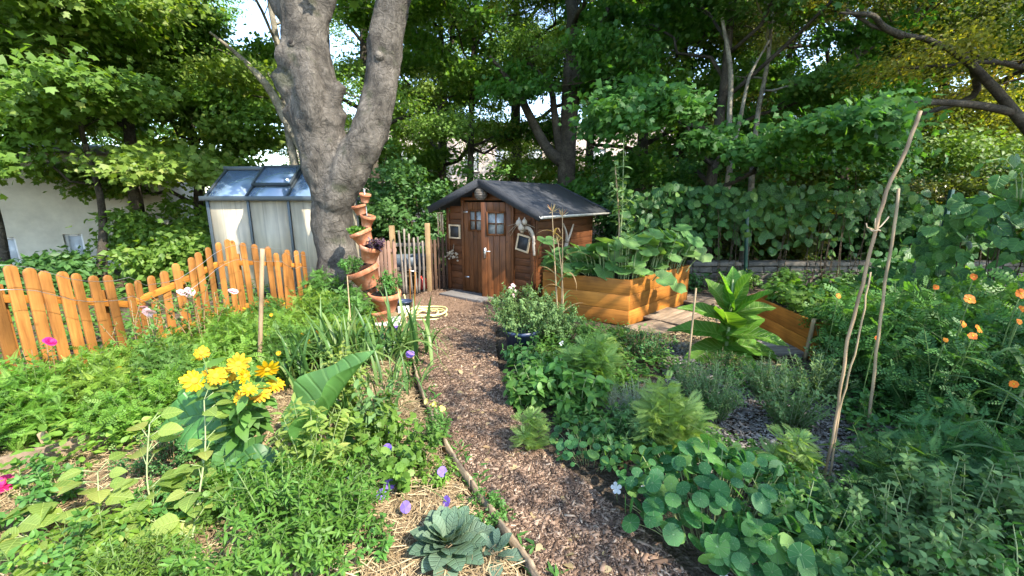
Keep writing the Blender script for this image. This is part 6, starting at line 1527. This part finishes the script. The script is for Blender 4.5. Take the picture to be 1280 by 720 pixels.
# ---- tobacco plant
def tobacco():
    o0 = G(906, 447); root = thing('tobacco_plant', 'tall tobacco plant with big bright ribbed leaves between the raised beds', 'plant', o0); s_ = MB(); s_.tube([(0, 0, 0), (.01, 0, .4), (0, .01, .85)], [.018, .014, .008], 8); s_.build('stem', M['palestem'], root, smooth=True)
    W = lambda t: .30 * math.sin(PI * min(1, .06 + t * .93)) ** .85 * (1.12 - .35 * t); T1 = big_blade(W, 14, 7, fold=.3, droop=.42, wave=.022); T2 = big_blade(W, 14, 7, fold=.4, droop=.15, wave=.02)
    specs = [(.12, (-1, -.4, .05), .60, 0), (.14, (1, -.25, .12), .62, 0), (.10, (.3, -1, .1), .45, 0), (.22, (-.95, .1, .45), .62, 0), (.26, (.6, -.75, .4), .58, 0), (.30, (.9, .3, .5), .6, 0), (.34, (-.5, -.8, .75), .62, 1), (.38, (-.9, -.1, .7), .58, 0), (.42, (.35, -.6, .9), .58, 1), (.46, (1, -.1, .6), .52, 0), (.5, (-.3, .6, .8), .5, 1), (.55, (.1, -.35, 1), .5, 1), (.58, (-.35, -.2, 1), .45, 1), (.6, (.4, .3, .9), .45, 1), (.66, (.05, .1, 1), .36, 1)]
    for z, d, L, t_ in specs: m_ = MB(); d = nrm(np.array(d, float)); m_.leaves(T2 if t_ else T1, np.array([[0, 0, z]]), d[None], nrm(np.array([[-d[0] * .6, -d[1] * .6 - .35, 1 - abs(d[2]) * .5]])), L * .9, 1.0); m_.build('leaf', M['l_tobacco'], root, smooth=True)
tobacco()
# ---- squash in the large raised bed
def squash():
    r = np.random.default_rng(8); c = sum(BED) / 4; o0 = np.array([c[0], c[1], .56]); root = thing('squash_plant', 'big squash plant with broad lobed leaves filling the large raised bed', 'plant', o0); s_ = MB(); l_ = MB()
    n = 270; a_ = r.uniform(-.02, 1.05, n); b_ = r.uniform(-.06, 1.05, n); h = r.uniform(.12, .58, n) * (.6 + .5 * a_)
    P_ = np.array([A0 - d1 * 1.28 * (1 - a) + d2 * 1.85 * b for a, b in zip(a_, b_)]) ; p = np.column_stack([P_ - c, h])
    u = nrm(np.column_stack([r.normal(.25, .45, n), r.normal(-.35, .45, n), np.ones(n)])); d = np.column_stack([r.normal(.2, 1, n), r.normal(-.3, 1, n), r.normal(-.15, .2, n)])
    l_.leaves(T_SQUASH, p, d, u, r.uniform(.11, .21, n), 1.0)
    for q in p: b = np.array([q[0] * .85, q[1] * .85, 0]); s_.tube(bez(b, b + [0, 0, q[2] * .7], q, 5), np.linspace(.009, .005, 5), 5, cap=False)
    # a few leaves hanging over the sunny side
    for (px, py, y) in [(846, 356, 5.65), (828, 348, 5.5), (862, 318, 6.3), (868, 300, 6.3), (880, 318, 6.4), (690, 318, 5.75), (683, 300, 5.9), (800, 300, 5.7), (850, 285, 6.0), (815, 292, 5.8), (760, 322, 5.6), (735, 310, 5.8)]:
        q = D(px, py, y) - o0; l_.leaves(T_SQUASH, q[None], r.normal(0, 1, (1, 3)) * [1, 1, .3] + [.3, -.4, -.3], nrm(np.array([[.3, -.6, .7]])), .19, 1.0); b = q * [.8, .8, 0]; s_.tube(bez(b, b * .5 + q * .5 + [0, 0, .1], q, 6), np.linspace(.009, .005, 6), 5, cap=False)
    s_.build('leaf_stalk', M['palestem'], root, smooth=True); l_.build('foliage', M['l_squash'], root, smooth=True)
squash()
# tall climbing plant on a cane in the bed
def climber():
    b = D(773, 300, 6.0); t = D(768, 176, 6.0); o0 = np.array([b[0], b[1], .58]); stick('garden_cane', 'tall thin cane rising out of the squash leaves', 'cane', [o0, [b[0] + .01, b[1], 1.3], [t[0] + .03, 6.0, 2.1]], .012, .010, 'bamboo')
    root = thing('sunchoke', 'tall leafy stem climbing the cane above the squash', 'plant', o0 + [.02, -.03, 0]); r = np.random.default_rng(3); H_ = t[2] - .55; A = (np.zeros((2, 3)) + [[0, 0, 0], [.05, .03, 0]], np.array([[.02, 0, H_ * .5], [.0, .05, H_ * .4]]), np.array([[-.03, 0, H_], [-.12, .05, H_ * .85]])); s_ = MB(); l_ = MB(); put_stems(s_, A, .009, .004, 6, 8)
    put_leaves(l_, r, A, 30, T_OVATE, .17, .95, .9, .12, 1., .35, .35); B = branch_axes(r, A, 7, .25); put_leaves(l_, r, B, 5, T_OVATE, .12, 1., .9, .2, 1., .3); put_stems(s_, B, .004, .002, 4, 4); s_.build('stem', M['palestem'], root); l_.build('foliage', M['l_sage'], root)
climber()
# dry corn stalks in front of the bed
def corn(label, o0, tops_, seed, leafm, L=.42, dry=True, nl=7):
    r = np.random.default_rng(seed); root = thing('corn_stalk', label, 'corn', o0); s_ = MB(); l_ = MB(); g_ = MB(); t_ = MB()
    for tp in tops_:
        tp = np.asarray(tp) - o0; b = np.array([r.normal(0, .04), r.normal(0, .04), 0]); q = bez(b, b * .5 + tp * .5 + r.normal(0, .03, 3), tp, 10); s_.tube(q, np.linspace(.012, .004, 10) * (1 + .15 * (np.arange(10) % 2)), 6)
        for k in range(nl):
            u = 1 + int(k * 8 / nl); a = r.uniform(0, 6.28); d = np.array([[math.cos(a), math.sin(a), .9]]); (l_ if (k % 3 or not dry) else g_).leaves(ST[2] if k % 2 else ST[1], q[u][None], d, np.array([[-math.cos(a), -math.sin(a), .4]]), L * r.uniform(.7, 1.1), r.uniform(.9, 1.5))
        if dry: t_.leaves(T_NEEDLE, np.tile(q[-1], (14, 1)) - [0, 0, .03], r.normal(0, .5, (14, 3)) + [0, 0, 1], r.normal(0, 1, (14, 3)), .12, 1.0)
    s_.build('stalk', M['palestem' if not dry else 'bamboo'], root, smooth=True); l_.build('leaf_blades', M[leafm], root, smooth=True)
    if g_.n: g_.build('dry_leaf_blades', M['l_dry'], root, smooth=True)
    if t_.n: t_.build('tassel', M['l_dry'], root)
o0 = G(697, 408); corn('drying corn stalks with tassels standing before the shaded bed planks', o0, [D(690, 262, o0[1]), D(703, 268, o0[1] + .1), D(697, 300, o0[1] - .1)], 2, 'l_corn')
corn('green corn plant with broad arching leaves at the right frame edge', np.array([2.75, 1.95, 0]), [np.array([2.72, 1.95, .75]), np.array([2.9, 2.1, .62])], 4, 'l_corn', .55, False)
corn('second green corn plant behind the mint at the right edge', np.array([3.3, 2.45, 0]), [np.array([3.3, 2.45, .8])], 6, 'l_corn', .6, False)
# strawberries in the second bed
c2 = sum(np.array(q) for q in BED2) / 4
for i, (dx, dy, lab) in enumerate([(-.42, -.2, 'strawberry plant at the near end of the lower raised bed'), (-.38, .25, 'strawberry plant spilling over the left planks of the lower bed'), (.0, -.05, 'strawberry plant in the middle of the lower raised bed'), (.1, .4, 'strawberry plant at the back of the lower raised bed'), (.45, .1, 'strawberry plant at the right end of the lower raised bed'), (.4, -.3, 'strawberry plant at the front right of the lower bed')]):
    plant('strawberry_plant', lab, 'strawberry', (c2[0] + dx, c2[1] + dy, .38), 'strawberry', None, 1.25, 'strawberry plants in the lower raised bed')
# ---- herbs in the terracotta tower
for key, k, s_, nm, lab, off in [('p1', 'potherb', .8, 'pot_herb', 'small bright herb spilling left from the lowest terracotta pot', (-.1, -.08)), ('p2', 'tallherb', 1.15, 'pot_herb', 'tall leafy herb rising from the largest terracotta pot', (.06, -.06)), ('p3', 'potherb', 1.25, 'pot_herb', 'leafy herb leaning out of the left-tipped big pot', (-.12, -.05)), ('p4', 'purpleherb', 1.15, 'pot_herb', 'dark purple-leaved plant in the right-tipped pot', (.10, -.02)), ('p5', 'curlyherb', 1.2, 'pot_herb', 'curly bright green herb in the left-tipped small pot', (-.04, -.04))]:
    rt, top, R_, zx = pots[key]; plant(nm, lab, 'herb', top + np.array([off[0], off[1], -.02]), k, None, s_)
# ---- cosmos thicket with orange flowers
CT = [(3.25, 3.35, 'cosmos1', 1.05, 'leafy cosmos right behind the shorter straight stick'), (3.7, 3.0, 'cosmos2', 1.05, 'dark leafy cosmos in the middle of the right thicket'), (3.15, 2.8, 'cosmos2', .98, 'dark leafy cosmos at the near left of the right thicket'), (4.2, 3.25, 'cosmos1', 1.1, 'cosmos with orange flowers before the vine mound'), (3.9, 3.75, 'cosmos1', 1.0, 'cosmos at the back of the right thicket'), (4.3, 2.7, 'cosmos2', 1.0, 'cosmos with orange flowers at the right frame edge'), (3.3, 3.95, 'cosmos1', .85, 'pale cosmos behind the thicket near the strawberry bed'), (3.6, 2.5, 'cosmos2', .8, 'low cosmos in front of the right thicket')]
for x, y, k, s_, lab in CT: plant('cosmos', lab, 'cosmos', (x, y, 0), k, None, s_, 'cosmos plants of the right thicket')
for px, py, y, rad, lab in [(1212, 374, 2.75, .052, 'large orange cosmos bloom, topmost of the close pair group'), (1223, 411, 2.65, .050, 'open orange bloom facing out above its drooping neighbour'), (1216, 420, 2.6, .04, 'drooping orange bloom just under the open one'), (1217, 346, 3.2, .04, 'small orange bloom against the vine mound'), (1276, 367, 2.7, .05, 'orange bloom cut by the right frame edge, upper one'), (1278, 386, 2.7, .04, 'orange bloom cut by the right frame edge, lower one'), (1204, 405, 2.8, .04, 'orange bloom left of the open one'), (1170, 359, 3.2, .035, 'orange bloom on the upper left rim of the thicket'), (1048, 370, 3.5, .035, 'orange bloom over the right end of the strawberry bed'), (1267, 480, 2.3, .035, 'orange bloom low at the right edge above the corn'), (1096, 423, 2.8, .03, 'orange bloom half hidden beside the straight stick'), (1274, 402, 2.6, .03, 'little orange bloom at the right edge, middle one'), (1182, 425, 2.6, .025, 'little orange bloom deep in the thicket')]:
    p = D(px, py, y); root = thing('orange_flower', lab, 'flower', (p[0], p[1], 0), group='orange cosmos blooms'); f = MB(); dsc = MB(); flower_head(f, dsc, np.array([0, 0, p[2]]), (rng.normal(-.2, .3), -.8, .5), rad * .62, 8, T_BROADPETAL, 1, .15, .55); f.build('flower', M['p_orange'], root); dsc.build('flower_disc', M['disc_yellow'], root)
    s_ = MB(); s_.tube(bez((.05, .08, 0), (.04, .08, p[2] * .6), (0, 0, p[2]), 8), .0035, 5); s_.build('flower_stalk', M['stem'], root)
# ---- mint and tansy in the lower right
LR = [(1.75, 1.55, 'mint', .9, 'sage-green mint left of the lower right corner'), (2.1, 1.65, 'mint', 1.0, 'pale-tipped mint in the middle of the lower right'), (2.45, 1.55, 'mint', 1.05, 'pale-tipped mint near the right frame edge'), (1.95, 1.25, 'mint2', 1.0, 'mint at the bottom frame edge'), (2.35, 1.2, 'mint', 1.0, 'mint in the lower right corner'), (2.75, 1.75, 'mint2', 1.0, 'mint in front of the corn plant'), (2.05, 2.05, 'tansy', .85, 'ferny tansy right of the crooked stick foot'), (2.5, 2.15, 'tansy', .9, 'ferny tansy between the stick and the corn'), (2.9, 2.4, 'tansy', .9, 'ferny tansy in front of the cosmos thicket'), (1.6, 1.85, 'tansy', .6, 'small ferny tansy at the crooked stick foot'), (3.1, 1.5, 'mint', 1.0, 'mint at the far lower right edge'), (2.7, 2.75, 'weeds2', 1.2, 'low weeds under the front of the cosmos thicket'), (1.62, 1.35, 'mint2', .7, 'little mint between nasturtium and the chips')]
for x, y, k, s_, lab in LR: plant('mint' if 'mint' in k else ('tansy' if k == 'tansy' else 'ground_herb'), lab, 'herb', (x, y, 0), k, None, s_, 'herbs of the lower right bed')
# ---- vine hedge on wire
def vines(name, label, p0, sampler, n, size, seed, T=T_HEART, mat='l_vine', facing=(-.1, -.8, .5), stems=20):
    r = np.random.default_rng(seed); root = thing(name, label, 'vine', p0); l_ = MB(); s_ = MB(); p = sampler(r, n)
    d = np.column_stack([r.normal(0, .7, n), r.normal(-.35, .4, n), r.normal(-.75, .35, n)]); u = nrm(np.array(facing) + r.normal(0, .38, (n, 3)))
    l_.leaves(T, p, d, u, size * r.uniform(.55, 1.2, n), 1.0)
    for i in range(stems):
        a = p[r.integers(0, n)]; b = a * [1, 1, 0]; s_.tube(bez(b + r.normal(0, .1, 3) * [1, 1, 0], (a + b) / 2 + r.normal(0, .1, 3), a, 8), np.linspace(.008, .004, 8), 5, cap=False)
    s_.build('stem', M['bark_brown'], root); l_.build('foliage', M[mat], root, smooth=True); return root
def slab_sampler(L_, z0, z1, th):
    def f(r, n):
        x = r.uniform(0, L_, n); top = z1 * (1 - .10 * np.sin(x * 2.1) ** 2 - .06 * np.sin(x * 5.3)); z = z0 + (top - z0) * np.sqrt(r.random(n)); return np.column_stack([x, r.normal(0, th, n), z])
    return f
va = D(770, 300, 8.0)
for i, (x0, L_, lab, n) in enumerate([(0, 1.9, 'heart-leaved vine curtain between the squash and the upright green post', 340), (1.9, 1.9, 'heart-leaved vine curtain right of the upright green post', 340), (3.8, 1.7, 'heart-leaved vine curtain behind the tall crooked stick', 270), (5.5, 1.8, 'thin heart-leaved vine curtain near the leaning green post', 220)]):
    vines('vine_hedge', lab, (va[0] + x0, 8.02 - .05 * i, 0), slab_sampler(L_, .55, 2.0 if i < 3 else 1.7, .14), n, .125, 20 + i)
# vine mound at the right edge
def mound(r, n):
    a = r.uniform(0, 2 * PI, n); e = np.arccos(r.uniform(0, 1, n)); rr = 1 + r.normal(0, .07, n); return np.column_stack([.95 * np.cos(a) * np.sin(e) * rr, .8 * np.sin(a) * np.sin(e) * rr, 1.72 * np.cos(e) ** .8 * rr])
vines('vine_mound', 'mound of heart-leaved vine smothering a frame at the right edge', (5.3, 4.35, 0), mound, 900, .11, 31, facing=(-.3, -.5, .7), stems=40)
vines('vine_mound', 'lower vine mound in front of the leaning green post', (5.6, 5.6, 0), lambda r, n: mound(r, n) * [.8, .8, .55], 420, .11, 32, facing=(-.3, -.5, .7), stems=30)
r = np.random.default_rng(40); root = thing('vine_tendril', 'pale vine tendrils arching above the vine mound', 'vine', (5.1, 4.2, 1.6)); s_ = MB(); l_ = MB()
for i in range(7):
    e = np.array([r.uniform(-.7, .9), r.uniform(-.3, .3), r.uniform(.2, .5)]); q = bez((e[0] * .2, 0, 0), (e[0] * .4, 0, e[2] * 1.6), e, 8); s_.tube(q, np.linspace(.006, .002, 8), 5); l_.leaves(T_HEART, q[2:], r.normal(0, .6, (6, 3)) - [0, 0, .4], r.normal(0, .4, (6, 3)) + [0, -.6, .6], .08 * r.uniform(.5, 1, 6))
s_.build('stem', M['palestem'], root); l_.build('foliage', M['l_vine'], root, smooth=True)
q = in_strip(90); k = len(q); m_ = MB(); m_.leaves(T_OVATE, np.column_stack([q, np.full(k, .045)]), np.column_stack([rng.normal(0, 1, (k, 2)), rng.normal(0, .15, k)]), np.column_stack([rng.normal(0, .3, (k, 2)), np.ones(k)]), rng.uniform(.03, .07, k)); kind(m_.build('fallen_leaves', M['l_dry']), 'stuff', 'a few dry fallen leaves scattered on the path')
q = in_strip(700); e_ = np.abs(np.array([np.interp(b_, pl[:, 1], pl[:, 0]) - a_ for a_, b_ in q])); q = q[(e_ < .12)][:80]; k = len(q) * 6; q = np.repeat(q, 6, 0) + rng.normal(0, .02, (k, 2)); m_ = MB(); m_.leaves(T_LANCE, np.column_stack([q, np.full(k, .03)]), np.column_stack([rng.normal(0, 1, (k, 2)), rng.uniform(.2, 1.2, k)]), np.column_stack([rng.normal(0, .3, (k, 2)), np.ones(k)]), rng.uniform(.03, .08, k)); kind(m_.build('path_weeds', M['l_mid']), 'stuff', 'tiny weeds creeping along the path edge')
for x, y, k, s_, lab in [(3.3, 7.7, 'broad2', 1.2, 'leafy weeds at the left end of the low stone wall'), (4.3, 7.75, 'weeds', 1.5, 'leafy weeds before the low stone wall by the upright green post'), (5.2, 7.7, 'fernbush', .7, 'ferny weeds before the middle of the low stone wall'), (6.2, 7.7, 'broad2', 1.2, 'leafy weeds before the stone wall behind the tall stick'), (7.1, 7.65, 'weeds2', 1.7, 'leafy weeds at the right end of the low stone wall')]: plant('weedy_plant', lab, 'weed', (x, y, 0), k, None, s_, 'weeds along the low stone wall')
# ---- undergrowth that nobody could count
def scatter_stuff(name, label, poly, n, T, L, mat, h=.12, zoff=0):
    q = poly_pts(poly, n); k = len(q); r = rng; cl = np.array([noise.noise(Vector((a * 1.7, b * 1.7, 3))) for a, b in q]); keep = cl > -.12; q = q[keep]; k = len(q)
    m_ = MB(); z = (zbed(q[:, 0], q[:, 1]) if zoff else 0) + r.uniform(0, h, k); a = r.uniform(0, 6.28, k)
    m_.leaves(T, np.column_stack([q, z]), np.column_stack([np.cos(a), np.sin(a), r.uniform(-.1, .8, k)]), np.column_stack([r.normal(0, .4, (k, 2)), np.ones(k)]), L * r.uniform(.5, 1.3, k)); return kind(m_.build(name, M[mat]), 'stuff', label)
scatter_stuff('ground_cover', 'low leafy ground cover along the foot of the orange fence', [(-3.5, 1.2), (-2.3, 2.3), (-1.9, 3.2), (-1.6, 4.6), (-2.0, 6.0), (-3.3, 6.0)], 9000, T_OVATE, .055, 'l_bright', .26, 1)
scatter_stuff('ground_cover', 'low leafy ground cover between the path and the raised bed', [(.0, 4.6), (.35, 2.7), (.7, 2.0), (1.3, 2.2), (1.7, 3.6), (1.6, 4.9), (.6, 5.4)], 7000, T_OVATE, .05, 'l_mid', .18)
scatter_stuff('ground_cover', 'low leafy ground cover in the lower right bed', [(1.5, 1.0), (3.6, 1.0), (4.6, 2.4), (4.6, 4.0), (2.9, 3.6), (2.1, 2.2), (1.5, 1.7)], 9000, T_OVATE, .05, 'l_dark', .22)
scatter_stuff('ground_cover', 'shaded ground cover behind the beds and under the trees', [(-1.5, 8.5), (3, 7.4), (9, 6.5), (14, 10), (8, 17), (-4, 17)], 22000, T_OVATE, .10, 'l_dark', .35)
scatter_stuff('ground_cover', 'ground cover outside the orange fence', [(-3.7, 1.5), (-3.6, 6.3), (-5.5, 9.5), (-10, 9), (-9, 3)], 9000, T_OVATE, .09, 'l_mid', .3)
bpy.context.view_layer.update()
